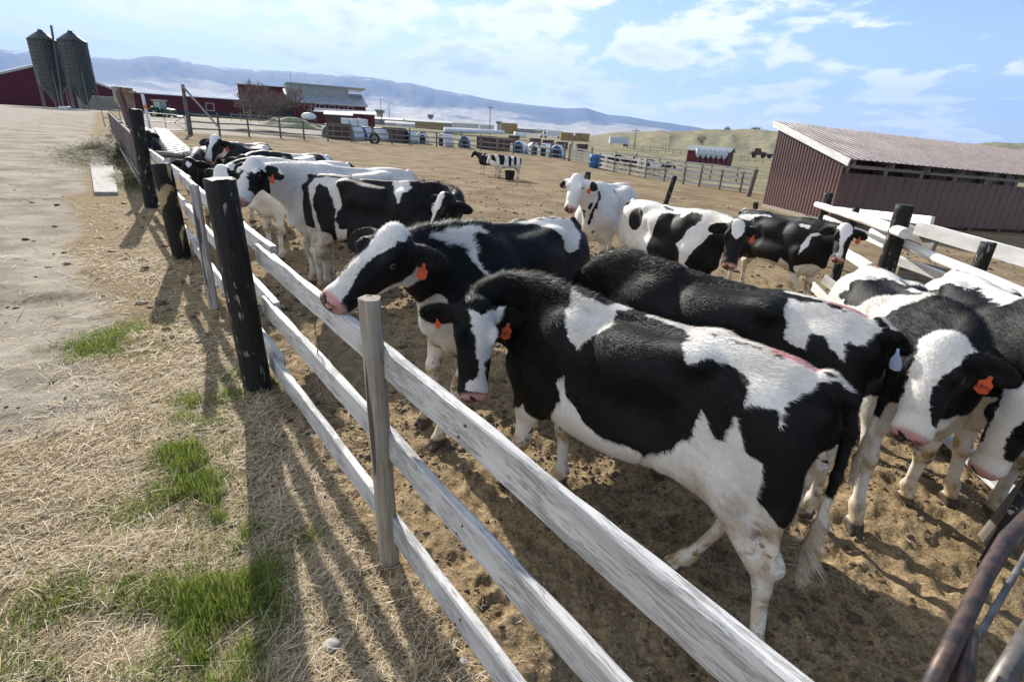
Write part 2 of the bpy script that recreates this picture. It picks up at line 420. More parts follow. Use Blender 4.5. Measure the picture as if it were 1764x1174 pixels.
    P = relax(P, Q, 2 if h < .012 else 1)
    return P, Q

def rotmat(yaw, pitch, roll=0):   # yaw left +, pitch nose-down +, roll
    cy, sy, cp, sp, cr, sr = math.cos(yaw), math.sin(yaw), math.cos(pitch), math.sin(pitch), math.cos(roll), math.sin(roll)
    Rz = np.array([[cy, -sy, 0], [sy, cy, 0], [0, 0, 1]]); Ry = np.array([[cp, 0, sp], [0, 1, 0], [-sp, 0, cp]]); Rx = np.array([[1, 0, 0], [0, cr, -sr], [0, sr, cr]])
    return Rz @ Ry @ Rx

def sstep(a, b, x): t = np.clip((x - a) / (b - a), 0, 1); return t * t * (3 - 2 * t)

def pose_pts(P, c):
    """move rest points into the pose: bent neck, turned head, placed feet, swung tail"""
    P = np.array(P, float).copy(); R0 = P.copy()
    # legs
    z = R0[:, 2]
    for key, x0 in (('fl', .55), ('fr', .55), ('hl', -.55), ('hr', -.55)):
        off = c.get(key)
        if off is None: continue
        s = 1 if key[1] == 'l' else -1
        low = .78 if x0 > 0 else .92
        if x0 > 0: m = (R0[:, 0] > .30) & (R0[:, 0] < .78)
        else: m = (R0[:, 0] < -.2) & ~((R0[:, 0] < -.765) & (np.abs(R0[:, 1]) < .055))
        m = m & (z < low) & ((s * R0[:, 1] > .0))
        t = np.clip((low - z) / low, 0, 1) ** 1.25
        side = sstep(.0, .08, s * R0[:, 1])
        w = np.where(m, t * np.where(z > .55, side, 1), 0)
        P[:, 0] += off[0] * w; P[:, 1] += off[1] * w
        if len(off) > 2: P[:, 2] += off[2] * np.where(m, sstep(.5, .25, z), 0)
    # tail
    tl = c.get('tail')
    if tl is not None:
        m = (R0[:, 0] < -.795) | ((R0[:, 0] < -.765) & (np.abs(R0[:, 1]) < .05) & (z < .9) & (z > .35))
        w = np.where(m, np.clip((1.15 - z) / .75, 0, 1.2), 0)
        P[:, 0] += tl[0] * w; P[:, 1] += tl[1] * w
    # neck
    ny, npi = math.radians(c.get('neck', (0, 0))[0]), math.radians(c.get('neck', (0, 0))[1])
    hd = [math.radians(a) for a in c.get('head', (0, 0, 0))]
    v = R0 - NB; sp = v @ NA
    s = np.clip(sp / NL, 0, 1)
    okn = (R0[:, 0] > .55) & (R0[:, 2] > .62)
    s = np.where(okn, s, 0)
    N = 24; cs = [NB.copy()]; Rs = [np.eye(3)]
    for i in range(N):
        t = (i + .5) / N; w = t * t * (3 - 2 * t); wp = 1 - (1 - t) ** 2.2
        R = rotmat(ny * w, npi * wp); cs.append(cs[-1] + R @ NA * (NL / N))
        t = (i + 1) / N; w1 = t * t * (3 - 2 * t); Rs.append(rotmat(ny * w1, npi * (1 - (1 - t) ** 2.2)))
    cs = np.array(cs); Rs = np.array(Rs)
    q = s * N; i0 = np.clip(q.astype(int), 0, N - 1); f = (q - i0)[:, None]
    C = cs[i0] * (1 - f) + cs[i0 + 1] * f; RR = Rs[i0] * (1 - f)[:, :, None] + Rs[i0 + 1] * f[:, :, None]
    c0 = NB + s[:, None] * NL * NA
    D = (P - c0)
    # head extra rotation about the poll
    hw = sstep(.72, 1.05, sp / NL) * okn
    HRot = rotmat(*hd)
    piv = NB + NA * NL - (POLL + HU * .02 - HV * .07)
    D2 = (D + piv) @ HRot.T - piv
    D = D * (1 - hw[:, None]) + D2 * hw[:, None]
    out = C + np.einsum('nij,nj->ni', RR, D)
    m = s > 0
    P[m] = out[m]
    sc = c.get('s', 1.0)
    P = P * sc
    if 'wide' in c: P[:, 1] *= c['wide']
    h = c['h']; ch, sh = math.cos(h), math.sin(h)
    X = P[:, 0] * ch - P[:, 1] * sh + c['p'][0]; Y = P[:, 0] * sh + P[:, 1] * ch + c['p'][1]
    gx, gy = c.get('slope', (0, 0))
    return np.stack([X, Y, P[:, 2] + c.get('z', 0) + gx * (X - c['p'][0]) + gy * (Y - c['p'][1])], 1)
def paint_white(ax=0):
    s1, s2 = [1, 1, 1], [1, 1, 1]; s1[ax] = .085; s2[ax] = .03
    m = NT('worn_white_paint'); v = m.coord('Object', (1, 1, 1)); vs = m.coord('Object', tuple(s1)); vf = m.coord('Object', tuple(s2))
    a = m.noise(vs, 105, 9, .74, .3); b = m.noise(v, 3.2, 4, .6); g = m.noise(vf, 150, 6, .7)
    wear = m.ramp(m.math('ADD', a, m.math('MULTIPLY', m.math('SUBTRACT', b, .5), .45)), .505, .60, 0, .92)
    wood = m.mix(g, (.17, .16, .15), (.38, .37, .35)); dirt = m.mix(m.ramp(m.noise(vs, 14, 6, .7), .3, .75), (.62, .61, .59), (.40, .39, .375))
    m.col(m.mix(wear, dirt, wood)); m.rough(.62)
    m.bump(m.math('SUBTRACT', m.math('MULTIPLY', g, .5), wear), .55, .003); return m.m
def paint_black():
    m = NT('black_stained_post'); v = m.coord('Object', (1, 1, .25)); v1 = m.coord('Object', (1, 1, 1))
    a = m.noise(v, 26, 6, .65, .5); b = m.noise(v1, 5, 2); g = m.noise(m.coord('Object', (1, 1, .06)), 60, 4)
    c = m.mix(m.ramp(g, .3, .7), (.006, .006, .006), (.02, .018, .016))
    chip = m.math('MULTIPLY', m.ramp(a, .56, .62), m.ramp(b, .48, .58)); c = m.mix(chip, c, (.30, .28, .25))
    m.col(c); m.rough(.7); m.bump(g, .7, .006); return m.m
def weathered(c1=(.42, .36, .27), c2=(.22, .185, .14), ax=2):
    m = NT('weathered_timber'); sc = [1, 1, 1]; sc[ax] = .06; sc2 = [1, 1, 1]; sc2[ax] = .3
    g = m.noise(m.coord('Object', tuple(sc)), 45, 6, .7); k = m.noise(m.coord('Object', tuple(sc2)), 8, 3, .5)
    crack = m.ramp(m.noise(m.coord('Object', tuple(sc)), 18, 2, .5, .4), .40, .37)
    c = m.mix(m.ramp(g, .3, .7), c2, c1); c = m.mix(m.math('MULTIPLY', m.ramp(k, .45, .7), .5), c, (.34, .33, .32)); c = m.mix(m.math('MULTIPLY', crack, .85), c, (.04, .032, .025))
    m.col(c); m.rough(.9); m.bump(m.math('SUBTRACT', g, crack), .7, .004); return m.m
def patchy_post():
    m = NT('black_post_bare_patches'); v = m.coord('Object', (1, 1, .45)); a = m.noise(v, 4.2, 5, .55, .6); g = m.noise(m.coord('Object', (1, 1, .06)), 60, 4)
    c = m.mix(m.ramp(a, .53, .56), (.011, .010, .010), (.46, .34, .19)); m.col(m.mix(m.math('MULTIPLY', g, .5), c, (.02, .018, .015))); m.rough(.8); m.bump(g, .7, .006); return m.m
def corrugated(name, c1, c2, rough=.45, metal=0.):
    m = NT(name); v = m.coord('Object', (1, 1, .15)); a = m.noise(v, 5, 7, .65); b = m.noise(m.coord('Object'), 1.1, 4)
    m.col(m.mix(m.ramp(a, .3, .7), c1, c2)); m.rough(m.ramp(b, .2, .8, rough, rough + .3)); m.b.inputs['Metallic'].default_value = metal; return m.m
def coat():
    m = NT('cattle_coat'); R = m.coord(attr='rest'); ca = m.n('ShaderNodeAttribute', attribute_name='ca').outputs['Color']; cb = m.n('ShaderNodeAttribute', attribute_name='cb').outputs['Color']
    A = m.n('ShaderNodeSeparateColor'); m.lk(ca, A.inputs[0]); B = m.n('ShaderNodeSeparateColor'); m.lk(cb, B.inputs[0])
    n1 = m.noise(R, 34, 5, .65); n2 = m.noise(R, 11, 3, .5); hair = m.noise(m.coord(attr='rest', scale=(.22, 1, .45)), 170, 4, .7, .7); mo = m.noise(R, 3.0, 4, .6)
    sd = m.math('ADD', A.outputs[0], m.math('ADD', m.math('MULTIPLY', m.math('SUBTRACT', n1, .5), .036), m.math('MULTIPLY', m.math('SUBTRACT', n2, .5), .05)))
    w = m.ramp(sd, -.003, .003)
    white = m.mix(m.ramp(mo, .35, .7), (.84, .81, .76), (.68, .63, .55)); white = m.mix(m.math('MULTIPLY', m.ramp(hair, .25, .6, 1, 0), .38), white, (.36, .33, .29))
    stain_bounce = m.math('MULTIPLY', B.outputs[1], m.ramp(n2, .36, .62, .12, 1.)); white = m.mix(stain_bounce, white, (.42, .28, .12))
    mud = m.math('MULTIPLY', m.ramp(m.noise(R, 15, 6, .72), .50, .60), m.math('MULTIPLY', B.outputs[1], .85)); white = m.mix(mud, white, (.15, .105, .06))
    black = m.mix(m.ramp(hair, .35, .75), (.0022, .0022, .0025), (.012, .011, .011)); black = m.mix(m.math('MULTIPLY', m.ramp(mo, .5, .8), .25), black, (.018, .012, .009))
    c = m.mix(w, m.mix(m.math('MULTIPLY', mud, .5), black, (.10, .07, .042)), white)
    c = m.mix(m.math('MULTIPLY', m.ramp(m.math('ADD', B.outputs[0], m.math('MULTIPLY', m.math('SUBTRACT', n1, .5), .9)), .42, .80), .75), c, (.55, .09, .13))
    pk = m.ramp(m.noise(R, 26, 2), .50, .56); c = m.mix(A.outputs[1], c, m.mix(pk, (.52, .27, .24), (.030, .024, .024)))
    hoof = m.mix(m.ramp(n2, .35, .65), (.15, .115, .075), (.045, .036, .028)); c = m.mix(A.outputs[2], c, hoof)
    c = m.mix(B.outputs[2], c, (.18, .09, .07))
    m.col(c); m.rough(m.math('MULTIPLY_ADD', A.outputs[1], -.25, .58)); m.b.inputs['Specular IOR Level'].default_value = .22
    
    m.bump(m.math('ADD', m.math('MULTIPLY', hair, 1.), m.math('MULTIPLY', n1, .9)), .55, .006); return m.m
M = dict(white=paint_white(), black=paint_black(), whitepost=paint_white(2), timber=weathered(), timberx=weathered(ax=0), patchy=patchy_post(), coat=coat(),
    greywood=weathered((.30, .28, .25), (.13, .115, .10), 0), greypost=weathered((.20, .175, .15), (.085, .07, .06), 2),
    red=corrugated('barn_red', (.125, .012, .018), (.085, .010, .014), .55), trim=simple('white_trim', (.62, .61, .58), (.42, .40, .37), 9), navy=simple('dark_plinth', (.035, .05, .085)),
    metalroof=simple('bare_metal_roof', (.34, .38, .44), (.44, .48, .53), 1.2, .35, .35, scale=(1, .1, 1)), galv=corrugated('galvanised_silo', (.075, .083, .078), (.045, .052, .048), .42, .45),
    steel=simple('grey_steel', (.26, .25, .24), (.14, .13, .12), 12, .5, .6), rust=simple('rusty_steel', (.115, .062, .045), (.20, .13, .105), 22, .62, .35, .004), darksteel=simple('dark_steel_pipe', (.045, .04, .042), (.12, .075, .06), 22, .5, .4, .002),
    panel=corrugated('brown_panel', (.085, .062, .052), (.12, .095, .085), .5), shedwall=None, rubber=simple('black_rubber', (.015, .015, .015), (.03, .028, .025), 20, .75), glass=simple('window_glass', (.03, .04, .05), (.05, .06, .07), 3, .1, 0, spec=.8),
    green=simple('tractor_green', (.018, .065, .022), (.03, .09, .03), 6, .4), whitep=simple('white_plastic', (.74, .75, .76), (.60, .61, .62), 5, .5), blue=simple('blue_plastic', (.03, .13, .34), (.02, .10, .26), 6, .5),
    hay=simple('baled_hay', (.40, .27, .11), (.22, .145, .06), 16, .95, 0, .02), brown=simple('brown_siding', (.10, .06, .05), (.06, .04, .035), 8), concrete=simple('concrete', (.42, .40, .37), (.30, .285, .26), 9, .9, 0, .004),
    bark=simple('grey_bark', (.15, .115, .09), (.075, .06, .045), 24, .95, 0, .01), tan=simple('tan_wall', (.42, .35, .25), (.32, .27, .20)), grey=simple('grey_wall', (.26, .26, .27), (.18, .18, .19)), lamp=simple('orange_lamp', (.85, .22, .03), (.7, .15, .02), 4, .3),
    tag=simple('orange_tag', (.62, .10, .035), (.50, .075, .03), 20, .45), tagw=simple('pale_blue_tag', (.48, .60, .78), (.40, .52, .70), 20, .45), ink=simple('tag_ink', (.02, .01, .01)), eye=simple('eye', (.008, .006, .006), (.012, .008, .008), 5, .06, spec=.9),
    straw=None, silage=simple('wrapped_silage', (.72, .74, .76), (.55, .57, .60), 3, .35, 0, .02), haygreen=simple('loose_hay', (.17, .155, .06), (.10, .09, .035), 30, .95, 0, .03), brush=simple('brush_twigs', (.26, .20, .165), (.17, .13, .10), 9, .95))
def shed_wall():
    m = NT('maroon_steel_wall'); v = m.coord('Object', (1, 1, .12)); a = m.noise(v, 9, 6, .7); s_ = m.n('ShaderNodeSeparateXYZ'); m.lk(m.n('ShaderNodeTexCoord').outputs['Object'], s_.inputs[0])
    d = m.ramp(m.math('ADD', s_.outputs[2], m.math('MULTIPLY', m.math('SUBTRACT', m.noise(m.coord('Object'), 3, 5), .5), 1.6)), .25, 1.35, 1., 0.)
    c = m.mix(m.ramp(a, .3, .7), (.105, .052, .052), (.075, .036, .037)); c = m.mix(m.math('MULTIPLY', d, .35), c, (.19, .12, .095)); m.col(c); m.rough(.42); m.b.inputs['Specular IOR Level'].default_value = .45; return m.m
M['shedwall'] = shed_wall()
M['shedroof'] = corrugated('maroon_steel_roof', (.185, .145, .14), (.28, .23, .22), .42)
def blades(name, cols, tr=.25):
    m = NT(name); a = m.n('ShaderNodeAttribute', attribute_name='tint').outputs['Fac']
    r = m.n('ShaderNodeValToRGB'); m.lk(a, r.inputs[0]); e = r.color_ramp.elements
    e[0].color = (*cols[0], 1); e[1].color = (*cols[-1], 1)
    for i, c in enumerate(cols[1:-1]): q = e.new((i + 1) / (len(cols) - 1)); q.color = (*c, 1)
    m.col(r.outputs[0]); m.rough(.7); m.b.inputs['Specular IOR Level'].default_value = .18
    if tr:
        t = m.n('ShaderNodeBsdfTranslucent'); m.lk(r.outputs[0], t.inputs[0]); x = m.n('ShaderNodeMixShader'); x.inputs[0].default_value = tr; m.lk(m.b.outputs[0], x.inputs[1]); m.lk(t.outputs[0], x.inputs[2]); m.lk(x.outputs[0], m.out.inputs[0])
    return m.m
M['straw'] = blades('straw_stalks', [(.12, .09, .055), (.36, .27, .155), (.60, .48, .31), (.84, .76, .60)], .15)
M['grass'] = blades('grass_blades', [(.07, .11, .018), (.16, .23, .03), (.27, .35, .06), (.46, .40, .20)], .35)
M['clod'] = blades('dirt_clods', [(.07, .05, .032), (.15, .11, .072), (.23, .175, .12)], 0)
def ground_mat():
    m = NT('ground_surface'); P = m.coord('Object'); ga = m.n('ShaderNodeAttribute', attribute_name='ga').outputs['Color']; gb = m.n('ShaderNodeAttribute', attribute_name='gb').outputs['Color']
    A = m.n('ShaderNodeSeparateColor'); m.lk(ga, A.inputs[0]); B = m.n('ShaderNodeSeparateColor'); m.lk(gb, B.inputs[0])
    n1 = m.noise(P, 1.3, 6, .6); n2 = m.noise(P, 9, 6, .65); n3 = m.noise(P, 55, 5, .7); n4 = m.noise(P, .17, 5, .6)
    # churned pen dirt
    pen = m.mix(m.ramp(n2, .32, .68), (.14, .096, .050), (.39, .29, .17)); pen = m.mix(m.ramp(n3, .3, .72), m.mix(.55, pen, (.085, .055, .028)), m.mix(.45, pen, (.52, .40, .24)))
    pen = m.mix(m.math('MULTIPLY', m.ramp(n1, .52, .72), .40), pen, (.085, .056, .03))
    far = m.mix(m.ramp(m.noise(P, .6, 7, .7), .35, .65), (.155, .115, .070), (.30, .235, .15)); pen = m.mix(m.math('MULTIPLY', A.outputs[2], .8), pen, far)
    # road: trodden silt with pale crust and dark trampled spots
    vt = m.coord('Object', (1, 1, 1))
    road = m.mix(m.ramp(m.noise(vt, 1.0, 8, .68), .32, .66), (.235, .20, .155), (.44, .39, .315)); road = m.mix(m.math('MULTIPLY', m.ramp(n3, .35, .7), .3), road, (.20, .16, .115)); road = m.mix(m.math('MULTIPLY', m.ramp(m.math('ADD', n1, m.math('MULTIPLY', n2, .3)), .72, .84), .6), road, (.12, .09, .062))
    # strawy verge
    st = m.mix(m.ramp(m.noise(P, 30, 7, .75, 1.5), .35, .62), (.09, .065, .038), (.40, .31, .19)); st = m.mix(m.math('MULTIPLY', m.ramp(n1, .45, .7), .35), st, (.22, .18, .12))
    gravel = m.mix(m.ramp(m.noise(P, 1.6, 8, .75), .25, .75), (.30, .265, .215), (.385, .345, .285))
    field = m.mix(m.ramp(n4, .38, .62), (.15, .145, .08), (.29, .25, .16)); valley = m.mix(m.ramp(m.noise(m.coord('Object', (1, 3, 1)), .006, 7, .65), .35, .65), (.30, .25, .17), (.16, .16, .085))
    def z(s_, a, b=.5, w=.06): return m.ramp(m.math('ADD', a, m.math('MULTIPLY', m.math('SUBTRACT', m.noise(P, 2.1, 6, .7), .5), 1.1)), b - w, b + w)
    c = m.mix(z(0, A.outputs[0], .5, .25), pen, st); c = m.mix(z(0, A.outputs[1], .5, .3), c, road); c = m.mix(m.ramp(B.outputs[0], .3, .7), c, gravel); c = m.mix(m.ramp(m.math('ADD', B.outputs[1], m.math('MULTIPLY', m.math('SUBTRACT', n2, .5), .6)), .35, .65), c, field); c = m.mix(B.outputs[2], c, valley)
    m.col(c); m.rough(1.); m.b.inputs['Specular IOR Level'].default_value = .02
    m.bump(m.math('ADD', m.math('MULTIPLY', n2, .8), m.math('MULTIPLY', n3, .55)), .75, .03); return m.m
M['ground'] = ground_mat()

M['palewood'] = weathered((.56, .54, .50), (.34, .32, .29), 0)
M['galv2'] = simple('dull_galvanised_pipe', (.16, .15, .14), (.10, .09, .08), 14, .5, .5)
M['greyroof'] = simple('weathered_grey_roof', (.36, .37, .36), (.28, .29, .28), 2, .5, .2); M['rimy'] = simple('cream_wheel_rim', (.45, .42, .30)); M['cabglass'] = simple('cab_glass', (.30, .36, .38), (.22, .27, .28), 2, .08, 0, spec=.8)
M['trail'] = simple('pale_blue_siding', (.55, .62, .70), (.44, .50, .58), 6, .5); M['brushd'] = simple('dark_shrub', (.03, .04, .022), (.05, .055, .03)); M['bunk'] = simple('white_sheet', (.46, .44, .39), (.34, .32, .27), 2.5, .6)
M['whitep2'] = simple('battered_white_bin', (.50, .49, .46), (.25, .22, .19), 9); M['rustbin'] = simple('rust_streaked_bin', (.30, .25, .21), (.22, .12, .07), 6)
M['mound'] = simple('mound_soil', (.30, .27, .21), (.17, .19, .08), 1.5, .95); M['dungm'] = simple('manure', (.11, .085, .06), (.07, .05, .035), 3, .95); M['lawn'] = simple('short_lawn', (.20, .24, .07), (.30, .29, .13), 1.2, .95)
HAZE = 7.5e-5
M['whitefresh'] = simple('bright_white_paint', (.76, .75, .72), (.58, .56, .52), 9, .6, 0, .002, (.2, 1, 1))
M['palepost'] = weathered((.50, .48, .45), (.16, .14, .12), 2)
# ---------------------------------------------------------------- ground sheet
FL = np.array([(4.2, -3.45), (.86, .45), (-.55, 2.09), (-1.96, 3.73), (-3.26, 5.48), (-4.73, 7.37), (-7.6, 11.08), (-10.5, 15.0), (-36, 49.5), (-60, 82)])
def fence_dist(x, y):
    """signed distance to the fence line, positive on the road side"""
    best = np.full(np.shape(x), 1e9); sg = np.zeros(np.shape(x))
    for a, b in zip(FL, FL[1:]):
        d = b - a; t = np.clip(((x - a[0]) * d[0] + (y - a[1]) * d[1]) / (d @ d), 0, 1)
        q = np.hypot(x - a[0] - t * d[0], y - a[1] - t * d[1]); c = d[0] * (y - a[1]) - d[1] * (x - a[0])
        m = q < best; best = np.where(m, q, best); sg = np.where(m, np.sign(c), sg)
    return best * sg
HILL = [(940, 232), (1000, 232), (1060, 231), (1110, 228), (1160, 226), (1210, 224), (1260, 223), (1300, 224), (1340, 227), (1450, 236), (1600, 246), (1764, 253), (1900, 258)]
_ha = np.array([math.atan2(ray(*p)[0], ray(*p)[1]) for p in HILL]); _he = np.array([ray(*p)[2] / np.hypot(ray(*p)[0], ray(*p)[1]) for p in HILL])
def hill(x, y):
    r = np.hypot(x, y); a = np.arctan2(x, y); e = np.interp(a, _ha, _he, left=-1, right=-1)
    h = np.where(e > -.5, e * 900 + CH + 9.5, 0) * sstep(260, 900, r) * (1 - .35 * sstep(900, 1800, r)) * sstep(_ha[0], _ha[2], a) 
    gul = fbm(a * 26, r * .004, 0, 4, 5) * 3.2 * sstep(300, 600, r) * sstep(_ha[1], _ha[3], a) * (1 - sstep(820, 900, r) * .7)
    return np.maximum(h, 0) * (1 + 0) + gul * (h > .5)
def micro(x, y):
    fd = fence_dist(x, y); r = np.hypot(x, y)
    pen = sstep(.1, -.5, fd); near = sstep(16, 5, r)
    a = fbm(x * 5.5, y * 5.5, 0, 4, 1, .55); b = np.abs(fbm(x * 13, y * 13, 0, 2, 9)); c = fbm(x * 1.1, y * 1.1, 0, 3, 4)
    return (pen * (a * .022 + b * .018) + (1 - pen) * (a * .009 + b * .005) + c * .018) * near + c * .012 * sstep(24, 8, r) 
def hoofs(x, y):
    r = np.hypot(x, y); out = np.zeros(x.shape); m = (r < 15) & (r > .6) & (y > 0) & (fence_dist(x, y) < .1); X, Y = x[m], y[m]; o = np.zeros(X.shape)
    for cs, seed, dep, rad in ((.19, 5, .030, .062), (.31, 15, .035, .085)):
        ix, iy = np.floor(X / cs), np.floor(Y / cs)
        for i in (-1, 0, 1):
            for j in (-1, 0, 1):
                cx = (ix + i + hash3(ix + i, iy + j, ix * 0, seed)) * cs; cy = (iy + j + hash3(ix + i, iy + j, ix * 0, seed + 1)) * cs; p = hash3(ix + i, iy + j, ix * 0, seed + 2)
                d = np.hypot(X - cx, (Y - cy) * (.8 + .4 * p)) / rad; o = np.minimum(o, np.where(p < .5, -dep * sstep(1., .55, d) * (.4 + p), 0)); o = o + np.where(p < .5, .004 * np.exp(-((d - 1.15) / .2) ** 2), 0)
    out[m] = o; return out * sstep(15, 9, r)
def ground_z(x, y): return zt(x, y) + micro(x, y) + hill(x, y) + hoofs(x, y)
def build_ground():
    r = [.0, .15, .3]; 
    while r[-1] < 30000: r.append(r[-1] * (1.0085 if r[-1] < 14 else (1.02 if r[-1] < 200 else 1.05)))
    r = np.array(r); ath = np.radians(np.concatenate([np.arange(-180, -62, 3.), np.arange(-62, 58, .22), np.arange(58, 180, 3.)]))
    A, Rr = np.meshgrid(ath, r); x = np.sin(A) * Rr; y = np.cos(A) * Rr
    z = ground_z(x, y) + np.where(Rr > 2500, 0, 0)
    n, m = A.shape; P = np.stack([x, y, z], -1).reshape(-1, 3)
    i, j = np.meshgrid(np.arange(n - 1), np.arange(m), indexing='ij'); j2 = (j + 1) % m
    Q = np.stack([i * m + j, (i + 1) * m + j, (i + 1) * m + j2, i * m + j2], -1).reshape(-1, 4)[:, ::-1]
    me = mesh_np('ground', P, Q); x, y = P[:, 0], P[:, 1]; fd = fence_dist(x, y); rr = np.hypot(x, y)
    verge = 1.0 + 1.1 * sstep(3.3, 2.0, y) + .25 * sstep(5, 9, y) + .25 * vnoise(x * .8, y * .8, 0, 91)
    straw = sstep(-.05, .25, fd) * 1.0; road = sstep(verge - .3, verge + .35, fd) * sstep(-.5, .8, fd)
    farp = sstep(5, 16, rr) * sstep(.2, -.3, fd)
    # beyond the pen: farmyard gravel on the left, pasture on the right
    px_ = np.degrees(np.arctan2(x, y))
    yend = np.interp(x, [-60, -36, -27, -20, -11, -2, 6, 8, 12, 16, 30], [90, 49, 41.5, 50, 60.5, 60.5, 56, 45, 38, 34, 34])
    out = sstep(0, 1.2, y - yend) * sstep(.5, -.5, fd - 400)
    gravel = np.maximum(out * sstep(95, 85, y) * sstep(-18, -24, x + (y - 60) * .25), sstep(60, 95, rr) * sstep(1, 3, fd) * (y > 30))
    gravel = np.maximum(gravel, sstep(20, 60, rr) * sstep(3, 6, fd) * .85)
    field = out * (1 - gravel); valley = sstep(130, 420, rr)
    dirt_strip = np.exp(-((y - (96 + .05 * x)) / 10) ** 2) * sstep(14, 24, x); gravel = np.maximum(gravel, dirt_strip * .8)
    field = np.maximum(field, sstep(250, 300, rr) * .9 * (hill(x, y) > 1)); valley = np.where(hill(x, y) > 1, 0., valley)
    cattr(me, 'ga', np.stack([straw, road, farp], 1)); cattr(me, 'gb', np.stack([gravel, field, valley], 1)); me.materials.append(M['ground'])
    return link(bpy.data.objects.new('ground', me), kind='structure')
build_ground()
# ---------------------------------------------------------------- mountains
RIDGE = [(-500, 128), (-250, 100), (-100, 92), (0, 86), (60, 90), (120, 98), (180, 100), (225, 101), (262, 95), (300, 100), (340, 110), (400, 119), (470, 121), (540, 126), (610, 130), (660, 137), (710, 144), (760, 156), (820, 166), (870, 176), (930, 183), (975, 187), (1010, 186), (1045, 197), (1085, 201), (1120, 208), (1160, 213), (1210, 221), (1260, 228), (1330, 236), (1450, 243), (1764, 268), (2100, 290)]
def build_mountains():
    d = [ray(*p) for p in RIDGE]; ra = np.array([math.atan2(q[0], q[1]) for q in d]); re = np.array([q[2] / math.hypot(q[0], q[1]) for q in d])
    a = np.linspace(ra[0], ra[-1], 900); e = np.interp(a, ra, re); R0 = 9000.
    t = np.linspace(0, 1.35, 150); A, T = np.meshgrid(a, t); E = np.broadcast_to(e, A.shape)
    Rr = 4200 + (R0 - 4200) * T
    sh = np.where(T < 1, .10 * sstep(0, .35, T) + .22 * sstep(.25, .62, T) + .68 * sstep(.55, 1., T), 1 - .6 * (T - 1) / .35)
    top = E * R0 + 12
    gu = fbm(A * 34 + .6 * T, T * 5, 0, 5, 21, .55) * .028 + fbm(A * 13, T * 1.5, 0, 3, 33) * .05
    edge = .008 * fbm(A * 90, T * 0, 0, 3, 8)
    z = top * (sh + gu * np.sin(np.clip(T, 0, 1) * math.pi) ** .8 + edge * sh) - 12
    P = np.stack([np.sin(A) * Rr, np.cos(A) * Rr, z], -1).reshape(-1, 3); n, m = A.shape
    i, j = np.meshgrid(np.arange(n - 1), np.arange(m - 1), indexing='ij'); Q = np.stack([i * m + j, (i + 1) * m + j, (i + 1) * m + j + 1, i * m + j + 1], -1).reshape(-1, 4)[:, ::-1]
    me = mesh_np('mountains', P, Q); rel = (z + 12) / np.maximum(top, 5)
    cattr(me, 'mt', np.stack([np.clip(rel, 0, 1.2), sstep(160, 560, top), T], -1).reshape(-1, 3))
    k = NT('mountain_slopes'); at_ = k.n('ShaderNodeAttribute', attribute_name='mt').outputs['Color']; s_ = k.n('ShaderNodeSeparateColor'); k.lk(at_, s_.inputs[0]); v = k.coord('Object')
    nn = k.noise(v, .0011, 8, .62); n2 = k.noise(v, .004, 6, .65)
    forest = k.ramp(k.math('ADD', s_.outputs[0], k.math('MULTIPLY', k.math('SUBTRACT', nn, .5), 1.5)), .34, .50)
    grass = k.mix(k.ramp(n2, .35, .65), (.46, .40, .31), (.30, .26, .20)); c = k.mix(forest, grass, k.mix(n2, (.05, .065, .075), (.11, .12, .12)))
    snow = k.math('MULTIPLY', k.ramp(k.math('ADD', s_.outputs[0], k.math('MULTIPLY', k.math('SUBTRACT', n2, .5), .9)), .98, 1.06), k.ramp(s_.outputs[1], .5, .9)); c = k.mix(k.math('MULTIPLY', snow, .8), c, (.7, .72, .75))
    k.col(c); k.rough(.95); me.materials.append(k.m); link(bpy.data.objects.new('mountains', me), kind='structure')
build_mountains()
# ---------------------------------------------------------------- timber helpers
def plank(name, a, b, h, th, mat, parent, worn=.004, seed=0, roll=None, sag=0.):
    """plank from a to b, cross-section h (vertical) x th, softened and slightly uneven; local X runs along it"""
    a = np.array(a, float); b = np.array(b, float); Ln = np.linalg.norm(b - a); n = max(4, int(Ln / .09)); xs = np.linspace(0, Ln, n); r = np.random.default_rng(seed + int(Ln * 97))
    c = min(.007, th * .2); sec = np.array([(-th/2+c, -h/2), (th/2-c, -h/2), (th/2, -h/2+c), (th/2, h/2-c), (th/2-c, h/2), (-th/2+c, h/2), (-th/2, h/2-c), (-th/2, -h/2+c)])
    V = []; ph = r.random() * 50
    for i, x in enumerate(xs):
        w = np.array([(vnoise(x * 2.3 + ph, k * 7.1, 0, 3)) * worn + vnoise(x * 9 + ph, k * 3.3, 0, 4) * worn * .6 for k in range(16)]).reshape(8, 2)
        q = sec + w; e = (r.random(8) - .5) * .02 if i in (0, n - 1) else np.zeros(8)
        V += [(x + e[k], q[k, 0] + sag * math.sin(math.pi * x / Ln), q[k, 1] - abs(sag) * .3 * math.sin(math.pi * x / Ln)) for k in range(8)]
    f = [(i*8+j, i*8+(j+1) % 8, (i+1)*8+(j+1) % 8, (i+1)*8+j) for i in range(n-1) for j in range(8)] + [tuple(range(8))[::-1], tuple(range((n-1)*8, n*8))]
    m = MB().add(np.array(V), f); o = m.build(name, mat, None)
    frame(o, a, b - a)
    if parent is not None:
        o.parent = parent; o.matrix_parent_inverse = parent.matrix_basis.inverted()
    return o
